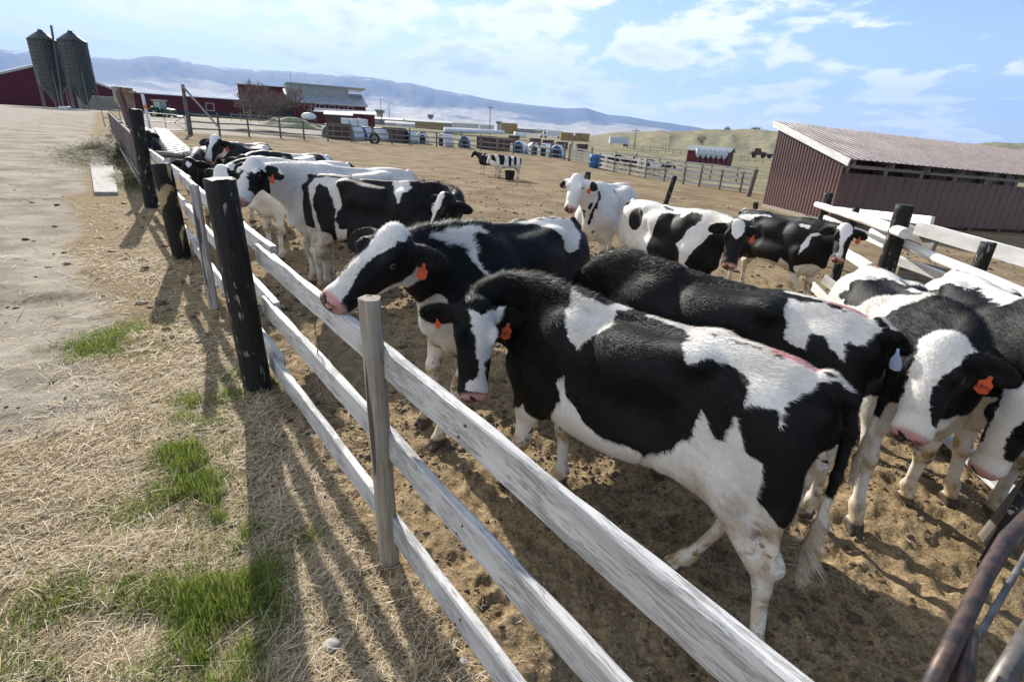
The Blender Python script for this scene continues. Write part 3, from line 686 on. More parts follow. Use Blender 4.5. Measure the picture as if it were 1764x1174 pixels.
def pole(name, base, top, r0, r1, mat, parent, n=14, seed=0, rough=.006, flat=None, **k):
    base = np.array(base, float); top = np.array(top, float); Ln = np.linalg.norm(top - base); m = max(5, int(Ln / .06)); V = []; ph = seed * 3.7
    for i in range(m):
        z = Ln * i / (m - 1)
        for j in range(n):
            t = 2 * math.pi * j / n; rr = r0 + (r1 - r0) * i / (m - 1) + rough * (vnoise(math.cos(t) * 1.5 + ph, math.sin(t) * 1.5, z * 1.2, 5) + .6 * vnoise(math.cos(t) * 5 + ph, math.sin(t) * 5, z * .8, 6))
            cx, cy = math.cos(t), math.sin(t)
            if flat: cx = np.sign(cx) * abs(cx) ** .35 * flat[0]; cy = np.sign(cy) * abs(cy) ** .35 * flat[1]
            V.append((cx * rr, cy * rr, z + (vnoise(cx * 4 + ph, cy * 4, 0, 8) * rough * 1.5 if i == m - 1 else 0)))
    f = [(i*n+j, i*n+(j+1) % n, (i+1)*n+(j+1) % n, (i+1)*n+j) for i in range(m-1) for j in range(n)] + [tuple(range(n))[::-1], tuple(range((m-1)*n, m*n))]
    o = MB().add(np.array(V), f).build(name, mat, None, **k)
    me = o.data; me.polygons.foreach_set('use_smooth', [True] * (len(me.polygons) - 2) + [False, False])
    z = Vector(top - base).normalized(); x = Vector((0, 1, 0)).cross(z).normalized(); y = z.cross(x); mm = Matrix((x, y, z)).transposed().to_4x4(); mm.translation = Vector(base); o.matrix_world = mm
    if parent is not None:
        o.parent = parent; o.matrix_parent_inverse = parent.matrix_basis.inverted()
    return o
def V3(x, y, h=0.): return np.array([x, y, Z(x, y) + h])

# ---------------------------------------------------------------- the fence in front
F1 = thing('rail_fence', 'peeling white three-rail plank fence in front, with black posts', 'fence', (-.55, 2.09, Z(-.55, 2.09)))
fp = dict(P0=(.92, .34), P1=(-.55, 2.09), P2=(-1.96, 3.73), P3=(-3.26, 5.48), P4=(-4.73, 7.37), P5=(-7.6, 11.08))
side = np.array([.758, .652])                     # to the pen side
RAILS = [(1.088, .142), (.665, .138), (.195, .138)]
def off(p, d): return (p[0] + side[0] * d, p[1] + side[1] * d)
e0 = np.array([1.2, -.15])
for k, (hz, hh) in enumerate(RAILS):
    a = off(fp['P2'], .125); b = off(e0, .02)
    a2 = np.array(a) + (np.array(b) - np.array(a)) * (-.02)
    plank('rail', V3(*b, hz + .015), V3(*a2, hz - (.02 if k == 0 else 0)), hh, .042, M['white'], F1, .005, 11 + k)
    # the next bay: runs past the black post and ends ragged on its pen side
    a = off(fp['P4'], .14); c = np.array(off(fp['P2'], .150)); dv = np.array(fp['P1']) - np.array(fp['P2']); dv /= np.linalg.norm(dv); c2 = c + dv * (.20 - .04 * k)
    plank('rail', V3(*a, hz + .01), V3(*c2, hz + (.02 if k < 2 else .035)), hh, .045, M['white'], F1, .006, 21 + k)
    a = off(fp['P5'], .16); c = np.array(off(fp['P4'], .19)); c2 = c + dv * .25
    plank('rail', V3(*a, hz - .03), V3(*c2, hz - .01), hh, .045, M['white'], F1, .006, 31 + k)
pole('post', V3(-.55, 2.09, -.3), V3(-.60, 2.10, 1.37), .051, .046, M['timber'], F1, 20, 2, .004)
pole('post', V3(-1.96, 3.73, -.3), V3(-2.035, 3.71, 1.60), .098, .104, M['black'], F1, 20, 5, .010)
pole('post', V3(-3.26, 5.46, -.3), V3(-3.27, 5.46, 1.30), .047, .044, M['palepost'], F1, 18, 7, .008, (1., .55))
pole('post', V3(-4.73, 7.37, -.3), V3(-4.80, 7.35, 1.28), .115, .120, M['patchy'], F1, 18, 9, .010)
pole('post', V3(-7.6, 11.08, -.3), V3(-7.55, 11.08, 1.86), .120, .125, M['black'], F1, 18, 12, .012)
pole('post', V3(*off((-5.6, 8.6), .10), -.2), V3(*off((-5.62, 8.6), .10), 1.22), .055, .050, M['whitepost'], F1, 12, 14, .006, (1., .5))
# short log butt behind the far black post
pole('log_butt', V3(-7.25, 10.95, 1.02), V3(-6.95, 11.35, 1.00), .11, .10, M['timber'], F1, 12, 4, .01)
for k, (hz, hh) in enumerate(RAILS):
    for j, s_ in enumerate((-1.93, -1.90, .62, .66)):
        q = np.array([-.55, 2.09]) + np.array([.652, -.758]) * s_ + side * -.004; o = MB().ball((0, 0, 0), (.006, .006, .006), 8, 5).build('nail_head', M['rust'], None, True)
        a_ = np.array(off(e0, .02)); b_ = np.array(off(fp['P2'], .125)); d_ = (a_ - b_) / np.linalg.norm(a_ - b_); t_ = (np.array([-.55, 2.09]) + np.array([.652, -.758]) * s_ - b_) @ d_; q = b_ + d_ * t_ - side * .0215
        o.location = V3(q[0], q[1], hz + (.03 if j % 2 else -.035)); o.parent = F1; o.matrix_parent_inverse = F1.matrix_basis.inverted()
# chain hanging on the top rail
def chain(name, p, length, label):
    z = 0; i = 0; T = thing(name, label, 'chain', p)
    while z < length:
        th = np.linspace(0, 2 * math.pi, 9)[:-1]; w = .006; h = .012
        pts = [(w * math.cos(t) * (1 if i % 2 else 0), w * math.cos(t) * (0 if i % 2 else 1), -z + h * math.sin(t)) for t in th]; pts.append(pts[0])
        MB().tube(np.array(pts) + np.array([.010 * math.sin(i * .7), .01 * math.cos(i), 0]), .0024, 5, False).build('link', M['rust'], T, True); z += .020; i += 1
    return T
q = at(541, 528, 2.90); chain('chain', (q[0], q[1], q[2]), .62, 'thin rusty chain hanging from the top white fence rail left of the round post')

# ---------------------------------------------------------------- feeding panel, slab, hay
def seg_pt(t): a = np.array([-8.35, 12.15]); b = np.array([-24.5, 33.5]); return a + (b - a) * t
pn = thing('feed_barrier', 'brown corrugated steel feeding barrier beyond the black posts above the hay', 'barrier', (-8.35, 12.15, Z(-8.35, 12.15)))
mb = MB(); n = 240; vv = []; 
for i in range(n + 1):
    t = i / n; p = seg_pt(t); w = .02 * math.sin(i * 1.7); nx, ny = -.797, -.604
    base = Z(*p) + .30; vv += [(p[0] + nx * w, p[1] + ny * w, base), (p[0] + nx * w, p[1] + ny * w, base + .86)]
mb.add(vv, [(2*i, 2*i+2, 2*i+3, 2*i+1) for i in range(n)]); o = mb.build('panel', M['panel'], pn); o.parent = pn; o.matrix_parent_inverse = pn.matrix_basis.inverted()
so_ = o.modifiers.new('solid', 'SOLIDIFY'); so_.thickness = .006
def pline(name, h, r, mat, off_=0., n=20):
    pts = [np.array([*(seg_pt(i / n) + np.array([-.797, -.604]) * off_), 0]) for i in range(n + 1)]
    pts = [np.array([p[0], p[1], Z(p[0], p[1]) + h]) for p in pts]; mb = MB().tube(pts, r, 8); o = mb.build(name, mat, None, True); o.parent = pn; o.matrix_parent_inverse = pn.matrix_basis.inverted(); return o
pline('top_rail', 1.20, .04, M['greywood'], -.03); pline('bottom_rail', .22, .05, M['rust'], .05); pline('toe_rail', .42, .022, M['steel'], .14)
for i in range(9):
    p = seg_pt(i / 8); pole('post', V3(*p, -.1) + np.array([.06, .05, 0]), V3(*p, 1.25) + np.array([.06, .05, 0]), .04, .04, M['rust'], pn, 8, i, .002)
for dx, dy, h_, lean in ((-.25, .35, 1.42, .10), (.05, .05, 1.30, -.05), (.35, -.30, 1.22, .12)):
    p = np.array([-8.3 + dx, 12.1 + dy]); pole('upright', V3(*p, -.05), V3(p[0] - lean, p[1], h_), .045, .04, M['rust'] if dx != .05 else M['white'], pn, 10, 3, .004)
q = plank('cross_board', V3(-8.75, 12.75, 1.18), V3(-7.9, 11.55, 1.10), .13, .04, M['white'], pn, .004, 3)
# slab
c = [gp(163, 336), gp(204, 336), gp(189, 258), gp(152, 258)]
mb = MB(); b4 = [np.array([p[0], p[1], Z(p[0], p[1]) - .05]) for p in c]; mb.hull([*b4, *[p + np.array([0, 0, .12]) for p in b4]])
mb.build('concrete_slab', M['concrete'], None, bevel=.012, kind='structure')

def scatter_blades(name, P, ang, pitch, Ln, Wd, tint, mat, curve=.0, lift=.003, **k):
    """one thin bent triangle strip per stalk"""
    n = len(P); d = np.stack([np.cos(ang) * np.cos(pitch), np.sin(ang) * np.cos(pitch), np.sin(pitch)], 1); sd = np.stack([-np.sin(ang), np.cos(ang), np.zeros(n)], 1)
    z = np.zeros((n, 3)); z[:, 2] = curve * Ln
    a = P + sd * Wd[:, None] * .5; b = P - sd * Wd[:, None] * .5; mid = P + d * (Ln * .55)[:, None] + z * .5; end = P + d * Ln[:, None] - z * .3
    V = np.stack([a, b, mid - sd * Wd[:, None] * .42, mid + sd * Wd[:, None] * .42, end - sd * Wd[:, None] * .12, end + sd * Wd[:, None] * .12], 1).reshape(-1, 3)
    i = np.arange(n)[:, None] * 6; Q = np.concatenate([i + np.array([[0, 1, 2, 3]]), i + np.array([[3, 2, 4, 5]])]); me = mesh_np(name, V, Q, False)
    t = me.attributes.new('tint', 'FLOAT', 'POINT'); t.data.foreach_set('value', np.repeat(tint, 6).astype('f')); me.materials.append(mat)
    return link(bpy.data.objects.new(name, me), **k)
def samp(n, xr, yr): return rng.uniform(*xr, n), rng.uniform(*yr, n)
# hay heap along the feeding barrier
def hay_heap(name, cx, cy, rx, ry, hz, ang, n, label):
    u = rng.normal(0, .42, n); v = rng.normal(0, .42, n); hh = np.exp(-(u**2 + v**2) * 2.4) * hz; ca, sa = math.cos(ang), math.sin(ang)
    x = cx + u * rx * ca - v * ry * sa; y = cy + u * rx * sa + v * ry * ca; z = zt(x, y) + hh * (1 + .55 * vnoise(x * 1.7, y * 1.7, 0, 77) + .3 * vnoise(x * 5, y * 5, 0, 78)) * rng.uniform(.4, 1.05, n)
    return scatter_blades(name, np.stack([x, y, z], 1), rng.uniform(0, 6.28, n), rng.normal(.0, .22, n), rng.uniform(.08, .30, n), rng.uniform(.005, .014, n), rng.uniform(0, 1, n), M['haystalk'], .05, label=label, cat='hay')
M['haystalk'] = blades('hay_stalks', [(.08, .07, .028), (.19, .175, .07), (.30, .26, .12)], .1)
hay_heap('hay_heap', -15.6, 20.6, 5.6, 1.5, .55, math.atan2(21.3, -16.1), 26000, 'long heap of dull green hay against the brown feeding barrier')
hay_heap('hay_heap', -10.6, 14.7, 2.6, .5, .14, math.atan2(21.3, -16.1), 6000, 'thin spill of green hay on the edge of the concrete slab')

# ---------------------------------------------------------------- straw, grass, clods, stones
def put_straw():
    n = 230000; r = 1.0 * np.exp(rng.uniform(0, math.log(14), n)); a = np.radians(rng.uniform(-62, 4, n)); x = np.sin(a) * r; y = np.cos(a) * r; fd = fence_dist(x, y)
    vg = 1.0 + 1.1 * sstep(3.3, 2.0, y) + .25 * sstep(5, 9, y) + .25 * vnoise(x * .8, y * .8, 0, 91); dens = np.where(fd > 0, sstep(vg + .55, vg - .35, fd), .12 * np.exp(fd * 2)); dens *= .42 + .75 * vnoise(x * .9, y * .9, 0, 2) + .35 * vnoise(x * 3, y * 3, 0, 12); dens = np.maximum(dens, .07 * (fd > 0))
    k = rng.random(n) < dens; x, y, r = x[k], y[k], r[k]; n = len(x); sc = np.clip(r / 3, .8, 2.2)
    z = zt(x, y) + micro(x, y) + rng.uniform(.002, .02, n)
    Ln = rng.gamma(2.0, .028, n).clip(.015, .26) * sc ** .5
    scatter_blades('straw_litter', np.stack([x, y, z], 1), rng.normal(.9, 1.2, n), rng.normal(.02, .22, n), Ln, rng.uniform(.0015, .0045, n) * sc, rng.beta(2, 1.6, n), M['straw'], .04, kind='stuff')
put_straw()
def put_grass():
    C = [(335,735,.2,1.0),(325,790,.22,1.2),(350,880,.2,1.7),(375,930,.22,1.6),(400,1020,.2,1.5),(400,1120,.2,1.2),(300,720,.3,.35),(330,760,.2,1),(340,850,.28,1.2),(370,900,.22,1.2),(365,960,.2,1.1),(385,1050,.2,1.2),(345,1000,.22,.9),(400,1010,.22,1.),(410,1080,.2,.9),(300,1100,.35,.4),(200,1130,.3,.35),(430,960,.12,.5),(330,700,.2,.8),(200,590,.45,.55),(240,560,.3,.4),(150,600,.3,.3),(110,1050,.3,.35),(250,1000,.35,.5),(380,1150,.3,.8),(440,1140,.2,.5),(395,680,.18,.7),(400,650,.14,.5),(455,664,.08,1.2),(535,925,.07,.5),(240,860,.3,.25),(340,1030,.3,.8),(150,1090,.3,.45),(270,910,.25,.45),(350,800,.2,1.)]
    X, Y, Hh = [], [], []
    for px_, py_, s, d in C:
        g = gp(px_, py_); n = int(8200 * d * (s / .3) ** 1.3); X.append(rng.normal(g[0], s * .45, n)); Y.append(rng.normal(g[1], s * .55, n)); Hh.append(np.full(n, .6 + .5 * min(d, 1.2)))
    x, y, hh = map(np.concatenate, (X, Y, Hh)); k = rng.random(len(x)) < np.clip(.45 + .9 * vnoise(x * 4, y * 4, 0, 41) + .6 * vnoise(x * 13, y * 13, 0, 42), 0.02, 1); x, y, hh = x[k], y[k], hh[k]; n = len(x)
    Ln = rng.gamma(4, .0105, n).clip(.015, .12) * hh
    scatter_blades('grass_tufts', np.stack([x, y, zt(x, y) + micro(x, y) - .003], 1), rng.uniform(0, 6.28, n), rng.normal(.95, .38, n).clip(.1, 1.5), Ln, rng.uniform(.0018, .0042, n), np.where(rng.random(n) < .14, rng.uniform(.85, 1, n), np.clip(rng.normal(.42, .2, n), 0, 1)), M['grass'], -.08, kind='stuff')
put_grass()
def put_clods():
    n = 70000; r = 1.3 * np.exp(rng.uniform(0, math.log(20), n)); a = np.radians(rng.uniform(-48, 50, n)); x = np.sin(a) * r; y = np.cos(a) * r; fd = fence_dist(x, y)
    k = rng.random(n) < np.where(fd < 0, np.clip(.4 + .9 * vnoise(x * 1.2, y * 1.2, 0, 51), .08, 1), np.where(fd < .7, .22, np.where(fd < 1.4, .02, .045))); x, y, r = x[k], y[k], r[k]; n = len(x)
    base = MB().ball((0, 0, 0), 1., 6, 4); bv = np.concatenate(base.v); tri = []
    for f in base.f: tri += [f] if len(f) == 3 else [(f[0], f[1], f[2]), (f[0], f[2], f[3])]
    tri = np.array(tri); m = len(bv); s = rng.gamma(1.5, .0046, n).clip(.0025, .032) * np.clip(r / 4, .8, 1.9)
    V = bv[None] * (s[:, None, None] * rng.uniform(.6, 1.35, (n, m, 1))) * np.stack([rng.uniform(.7, 1.4, n), rng.uniform(.7, 1.4, n), rng.uniform(.35, .75, n)], 1)[:, None]
    V = V + np.stack([x, y, zt(x, y) + micro(x, y) + s * .15], 1)[:, None]; Q = (tri[None] + (np.arange(n) * m)[:, None, None]).reshape(-1, 3)
    me = mesh_np('dirt_clods', V.reshape(-1, 3), Q, True, True); t = me.attributes.new('tint', 'FLOAT', 'POINT'); t.data.foreach_set('value', np.repeat(rng.beta(1.6, 2, n), m).astype('f')); me.materials.append(M['clod'])
    link(bpy.data.objects.new('dirt_clods', me), kind='stuff')
    # manure pats
    mb = MB(); k = 0
    while k < 110:
        r = 7.5 * math.exp(random.uniform(0, 1.4)); a = math.radians(random.uniform(-40, 50)); x, y = math.sin(a) * r, math.cos(a) * r; fd = float(fence_dist(np.array([x]), np.array([y]))[0])
        if fd > 0 and (random.random() > .12 or y > 9): continue
        s = random.uniform(.05, .14); mb.ball((x, y, Z(x, y) + .006), (s, s * random.uniform(.7, 1.1), s * .16), 9, 5, lambda v: 1 + .3 * vnoise(v[:, 0] * 2 + k, v[:, 1] * 2, v[:, 2] * 2, 61)); k += 1
    mb.build('manure', M['dungm'], None, True, kind='stuff')
    # bits of dry bedding trodden into the pen
    n = 14000; r = 1.3 * np.exp(rng.uniform(0, math.log(12), n)); a = np.radians(rng.uniform(-40, 48, n)); x = np.sin(a) * r; y = np.cos(a) * r; k = (fence_dist(x, y) < -.05) & (rng.random(n) < .5); x, y, r = x[k], y[k], r[k]; n = len(x)
    scatter_blades('bedding_bits', np.stack([x, y, zt(x, y) + micro(x, y) + .004], 1), rng.uniform(0, 6.28, n), rng.normal(0, .15, n), rng.gamma(2, .010, n) * np.clip(r / 3, .8, 3), rng.uniform(.0015, .004, n) * np.clip(r / 3, .8, 2.5), rng.beta(2, 1.6, n), M['straw'], 0, kind='stuff')
put_clods()
M['stone'] = simple('stone', (.36, .35, .33), (.24, .23, .22), 30, .85, 0, .003)
st = [(572,1113,.032,'flat pale grey stone lying alone near the bottom edge left of the fence'),(745,988,.022,'small pale stone at the foot of the lowest rail right of the round post'),(318,553,.02,None),(800,1140,.018,None)]
for i, (a_, b_, s_, lb) in enumerate(st):
    g = gp(a_, b_); o = MB().ball((0, 0, 0), (s_ * 1.25, s_, s_ * .55), 12, 8, lambda v: 1 + .16 * vnoise(v[:, 0] * 2 + i, v[:, 1] * 2, v[:, 2] * 2, 61)).build('stone', M['stone'], None, True); o.location = (g[0], g[1], g[2] + s_ * .25); o['category'] = 'stone'
    o['label'] = lb or ('small grey stone in the straw beside the dirt track' if i == 2 else 'small round stone in the shadow near the bottom of the fence')
# ---------------------------------------------------------------- the herd
HI = cow_field(.0085); MD = cow_field(.013); LO = cow_field(.03)
SLP = (-.036, -.0105)
def sdpoly(x, y, poly):
    """signed distance, positive inside"""
    P = np.asarray(poly, float); d = np.full(x.shape, 1e9); ins = np.zeros(x.shape, bool)
    for a, b in zip(P, np.roll(P, -1, 0)):
        e = b - a; t = np.clip(((x - a[0]) * e[0] + (y - a[1]) * e[1]) / (e @ e + 1e-12), 0, 1); d = np.minimum(d, np.hypot(x - a[0] - t * e[0], y - a[1] - t * e[1]))
        c = ((a[1] > y) != (b[1] > y)); xi = a[0] + (y - a[1]) / np.where(abs(b[1] - a[1]) < 1e-9, 1e-9, b[1] - a[1]) * (b[0] - a[0]); ins ^= c & (x < xi)
    return np.where(ins, d, -d)
def patch_mask(R, spec):
    x, y, z = R.T; h = R - POLL; u = h @ HU; v = h @ HV; w = R[:, 1]
    hd = sstep(.60, .85, (R - NB) @ NA / NL) * (x > .9)
    pm = np.full(len(R), -.3 if spec.get('base', 'K') == 'K' else .3)
    for op in spec['ops']:
        kind, sd_, shp = op
        if sd_ in 'LRC' and isinstance(shp[0], (tuple, list)):
            d = sdpoly(x, z, shp)
            if sd_ == 'L': d = np.minimum(d, y + .02)
            if sd_ == 'R': d = np.minimum(d, -y + .02)
        elif sd_ == 'H': d = np.minimum(sdpoly(u, w, shp), np.minimum(v + .075, (u > -.12) * 1. - .5)); d = np.where(x > 1.0, d, -.3)
        elif sd_ == 'S': d = sdpoly(u, v, shp); d = np.where((x > .95), d, -.3)
        elif sd_ == 'E':
            c = np.array(shp[:3]); r = np.array(shp[3:6]); q = (R - c) / r; k = np.sqrt((q ** 2).sum(1)); k2 = np.sqrt(((q / r) ** 2).sum(1)) + 1e-6; d = -k * (k - 1) / k2
        pm = np.maximum(pm, d) if kind == 'w' else np.minimum(pm, -d)
    return pm
def coat_attrs(me, R, spec):
    x, y, z = R.T; h = R - POLL; u = h @ HU; v = h @ HV
    pm = np.clip(patch_mask(R, spec), -.4, .4)
    head = x > 1.05
    mz = np.where(head, sstep(.436, .462, u + .25 * np.abs(v + .03)), 0) * (v > -.085) ; 
    hf = sstep(.075, .062, z - .0 * x)
    pt = np.exp(-(((x + .58 + spec.get('pdx', 0)) / .15) ** 2) - ((y / .030) ** 2)) * (z > 1.2) * spec.get('paint', 1.)
    st = np.clip(sstep(.34, .06, z) * .8 + .55 * sstep(1.0, .55, z) * (x < -.30) + np.exp(-(((z - .42) / .05) ** 2)) * (x > .3) * (x < .9) + sstep(.75, .60, z) * .5 * (np.abs(y) < .2) * (z > .55) + np.exp(-((z - .40) / .06) ** 2) * (x > .3) * .9, 0, 1) * spec.get('stain_bounce', 1.)  # leg and thigh stains, plus yellow ground bounce painted into the belly colour
    nostril_dark = np.exp(-(((u - .478) / .016) ** 2 + ((v + .014) / .016) ** 2 + ((np.abs(y) - .040) / .017) ** 2)) * 1.3 * head + np.where(head, np.exp(-((v + .082 + (.47 - u) * .08) / .006) ** 2) * (u > .34) * .8, 0); nostril_dark = np.clip(nostril_dark, 0, 1)  # darkening painted into the nostril hollows and along the mouth groove
    cattr(me, 'ca', np.stack([pm, mz, hf], 1)); cattr(me, 'cb', np.stack([pt, st, nostril_dark], 1)); vattr(me, 'rest', R); return pm
def fur(R, Q, c, spec, n, parent, name='fur', Lm=.022, top=False):
    """short hairs lying back over the coat, one sliver each"""
    T = R[Q]; e1 = T[:, 2] - T[:, 0]; e2 = T[:, 3] - T[:, 1]; nn = np.cross(e1, e2); ar = np.linalg.norm(nn, axis=1); nn = nn / (ar[:, None] + 1e-12); cen = T.mean(1)
    ok = (cen[:, 2] > .62) | (cen[:, 0] < -.8); wgt = ar * ok
    if top: wgt = wgt * np.where((nn[:, 2] > .55) & (cen[:, 2] > 1.2) | (cen[:, 0] < -.8), 1, .0) * np.where(cen[:, 0] > 1.3, .2, 1)
    wgt = wgt * np.where((cen[:, 0] > 1.12) & (((cen - POLL) @ HU) > .36), .0, 1)
    idx = rng.choice(len(Q), n, p=wgt / wgt.sum()); a, b = rng.random(n), rng.random(n)
    P0 = (T[idx, 0] * ((1-a)*(1-b))[:, None] + T[idx, 1] * (a*(1-b))[:, None] + T[idx, 2] * (a*b)[:, None] + T[idx, 3] * ((1-a)*b)[:, None]); N0 = nn[idx]
    sw = fbm(P0[:, 0] * 7, P0[:, 1] * 7, P0[:, 2] * 7, 2, 71) * .7
    flow = np.stack([-np.ones(n), .0 * sw, -.9 * sstep(1.3, .9, P0[:, 2]) + sw], 1)
    hd = (P0[:, 0] > 1.08) & (P0[:, 2] > 1.0); hv = P0 - hp(.17, .05); flow[hd] = hv[hd]
    flow += rng.normal(0, .28, (n, 3)); flow -= N0 * (flow * N0).sum(1)[:, None]; flow /= np.linalg.norm(flow, axis=1)[:, None] + 1e-9
    ln = Lm * rng.uniform(.6, 1.3, n) * (1 + np.clip(1.3 * np.exp(-((P0[:, 0] - .75) / .28) ** 2) * (P0[:, 2] > 1.2), 0, 2) + 1.6 * (P0[:, 0] < -.8) * (P0[:, 2] < .75)) * np.where(hd, .7, 1)
    lift = rng.uniform(.12, .42, n) * (1 + 1.0 * ((P0[:, 2] > 1.27) & (P0[:, 0] > .3)))
    d = flow + N0 * lift[:, None]; d /= np.linalg.norm(d, axis=1)[:, None]; sd = np.cross(d, N0); wd = rng.uniform(.0009, .0017, n)[:, None]
    A = P0 - N0 * .001 + sd * wd; B = P0 - N0 * .001 - sd * wd; C = P0 + d * ln[:, None]
    V = np.stack([A, B, C], 1).reshape(-1, 3); W = pose_pts(V, c); me = mesh_np(name, W, np.arange(len(V)).reshape(-1, 3), True, True)
    pm = coat_attrs(me, np.repeat(P0, 3, 0), spec); me.materials.append(M['coat']); o = bpy.data.objects.new(name, me); link(o, parent); o.matrix_parent_inverse = parent.matrix_basis.inverted(); return o
TAGTXT = {}
def text_mesh(s, size):
    cu = bpy.data.curves.new('t', 'FONT'); cu.body = s; cu.size = size; cu.align_x = 'CENTER'; cu.align_y = 'CENTER'; cu.resolution_u = 2
    o = bpy.data.objects.new('t', cu); S.collection.objects.link(o); bpy.context.view_layer.update(); me = bpy.data.meshes.new_from_object(o.evaluated_get(bpy.context.evaluated_depsgraph_get())); bpy.data.objects.remove(o); return me
def ear_tag(parent, c, s, mat, txt=None, small=False):
    """hangs from the ear on the given side; built in the posed frame"""
    ea = HW * s * .93 + HU * .13 - HV * .33; ea /= np.linalg.norm(ea)
    b = hp(.045, -.055, s * .080) + ea * .105 + HU * .022
    q = pose_pts(np.array([b, b + ea * .1, b + HU * .1 + HV * .05]), c); o_, xa = q[0], q[1] - q[0]; nrm = q[2] - q[0]; dn = np.array([0, 0, -1.])
    xa /= np.linalg.norm(xa); dn = dn - xa * (dn @ xa) * .7; dn /= np.linalg.norm(dn); fa = np.cross(dn, xa); fa = fa if fa @ nrm > 0 else -fa; fa /= np.linalg.norm(fa); sx = np.cross(fa, dn) * -1
    k = .55 if small else 1.; pts = [(-.008, 0), (.008, 0), (.010, .022), (.027, .036), (.027, .080), (0, .094), (-.027, .080), (-.027, .036), (-.010, .022)]
    if mat is M['tagw']: pts = [(-.007, 0), (.007, 0), (.010, .028), (.030, .055), (.036, .085), (.028, .108), (0, .115), (-.028, .108), (-.036, .085), (-.030, .055), (-.010, .028)]
    poly = np.array([o_ + sx * a * k + dn * b_ * k + fa * .012 for a, b_ in pts]); t = MB().prism(poly, fa * .0025).build('ear_tag', mat, parent); t.matrix_parent_inverse = parent.matrix_basis.inverted()
    if txt:
        me = text_mesh(txt, .030).copy(); me.materials.append(M['ink']); to = bpy.data.objects.new('tag_number', me); S.collection.objects.link(to); to.parent = t; to.matrix_parent_inverse = t.matrix_basis.inverted()
        xx = np.cross(-dn, fa); mm = Matrix((Vector(xx), Vector(-dn), Vector(fa))).transposed().to_4x4(); mm.translation = Vector(o_ + dn * .060 + fa * .0155); to.matrix_basis = mm
    return t
def make_cow(key, c, spec, label, group='black and white heifers in the pen', lod='HI', fur_n=0, tags=(), cat='cow'):
    c = dict(c); c['h'] = math.radians(c['h']); c['z'] = Z(*c['p']); c['slope'] = SLP
    ch, sh = math.cos(c['h']), math.sin(c['h'])
    for k, (fx, fy) in (c.get('feet') or {}).items():
        dx, dy = fx - c['p'][0], fy - c['p'][1]; lx, ly = (dx * ch + dy * sh) / c['s'], (-dx * sh + dy * ch) / c['s']
        rx = (.575 if k[0] == 'f' else -.575); ry = (.15 if k[0] == 'f' else .14) * (1 if k[1] == 'l' else -1); c[k] = (np.clip(lx - rx, -.45, .45), np.clip(ly - ry, -.25, .25))
    R, Q = dict(HI=HI, MD=MD, LO=LO)[lod]
    root = thing('cow', label, cat, (c['p'][0], c['p'][1], c['z']), 0, group)
    me = mesh_np('body', pose_pts(R, c), Q); coat_attrs(me, R, spec); me.materials.append(M['coat']); b = link(bpy.data.objects.new('body', me), root); b.matrix_parent_inverse = root.matrix_basis.inverted()
    if lod != 'LO':
        for s in (1, -1):
            e = MB().ball((0, 0, 0), .0195, 14, 10); P = np.concatenate(e.v) + hp(.158, -.022, s * .094); e.v = [pose_pts(P, c)]; o = e.build('eye', M['eye'], root, True); o.matrix_parent_inverse = root.matrix_basis.inverted()
    if fur_n: fur(R, Q, c, spec, fur_n, root, 'coat_hair')
    for t in tags: ear_tag(root, c, *t)
    return root
FURK = 10
LEGW = [('w', 'C', [(-1, -.1), (-1, .50), (-.45, .58), (-.3, .62), (.0, .61), (.3, .60), (.5, .62), (.8, .58), (1.2, -.1)]), ('w', 'C', [(-.95, .3), (-.95, .82), (-.80, .82), (-.80, .3)])]
def G2(x, y): g = gp(x, y); return (g[0], g[1])
SP = {k: dict(base='K', ops=LEGW) for k in 'A B C D E F G H I J K1 K2 L M Q O P'.split()}
SP['A'] = dict(base='K', ops=LEGW + [('w', 'L', [(0.45, 1.34), (0.26, 1.32), (0.14, 1.32), (0.19, 1.31), (0.17, 1.25), (0.21, 1.2), (0.26, 1.12), (0.31, 1.15), (0.38, 1.23), (0.42, 1.28)]), ('w', 'L', [(-0.1, 1.31), (-0.26, 1.32), (-0.45, 1.32), (-0.61, 1.31), (-0.76, 1.29), (-0.69, 1.27), (-0.63, 1.18), (-0.64, 1.11), (-0.61, 1.17), (-0.53, 1.16), (-0.5, 1.14), (-0.48, 1.22), (-0.43, 1.24), (-0.31, 1.28), (-0.26, 1.23), (-0.21, 1.29)]), ('w', 'R', [(-0.8, 1.2), (-0.8, 1.5), (0.1, 1.5), (0.05, 1.26), (-0.2, 1.1), (-0.5, 1.22)]), ('w', 'L', [(-0.16, 0.78), (-0.27, 0.86), (-0.34, 0.95), (-0.35, 1.06), (-0.42, 0.97), (-0.46, 0.97), (-0.48, 1.1), (-0.54, 0.99), (-0.62, 0.95), (-0.62, 0.79), (-0.67, 0.73), (-0.75, 0.6), (-0.75, 0.3), (0.0, 0.3)]), ('w', 'L', [(0.3, 1.0), (0.27, 0.89), (0.18, 0.84), (0.06, 0.78), (-0.08, 0.78), (-0.16, 0.78), (0.0, 0.4), (0.7, 0.4), (0.62, 0.66), (0.55, 0.7), (0.5, 0.8)]), ('k', 'L', [(0.53, 0.92), (0.35, 0.95), (0.3, 0.86), (0.38, 0.69), (0.5, 0.51), (0.46, 0.63), (0.53, 0.7)]), ('w', 'R', [(-0.7, 0.9), (-0.2, 0.7), (0.5, 0.7), (0.5, 0.3), (-0.8, 0.3)]), ('w', 'H', [(0.013, -0.064), (0.05, 0.016), (0.007, 0.143), (0.065, 0.122), (0.169, 0.092), (0.247, 0.083), (0.288, 0.031), (0.333, 0.03), (0.398, 0.074), (0.45, 0.073), (0.423, -0.055), (0.398, -0.053), (0.344, 0.0), (0.277, 0.0), (0.186, -0.016), (0.107, -0.039)])])
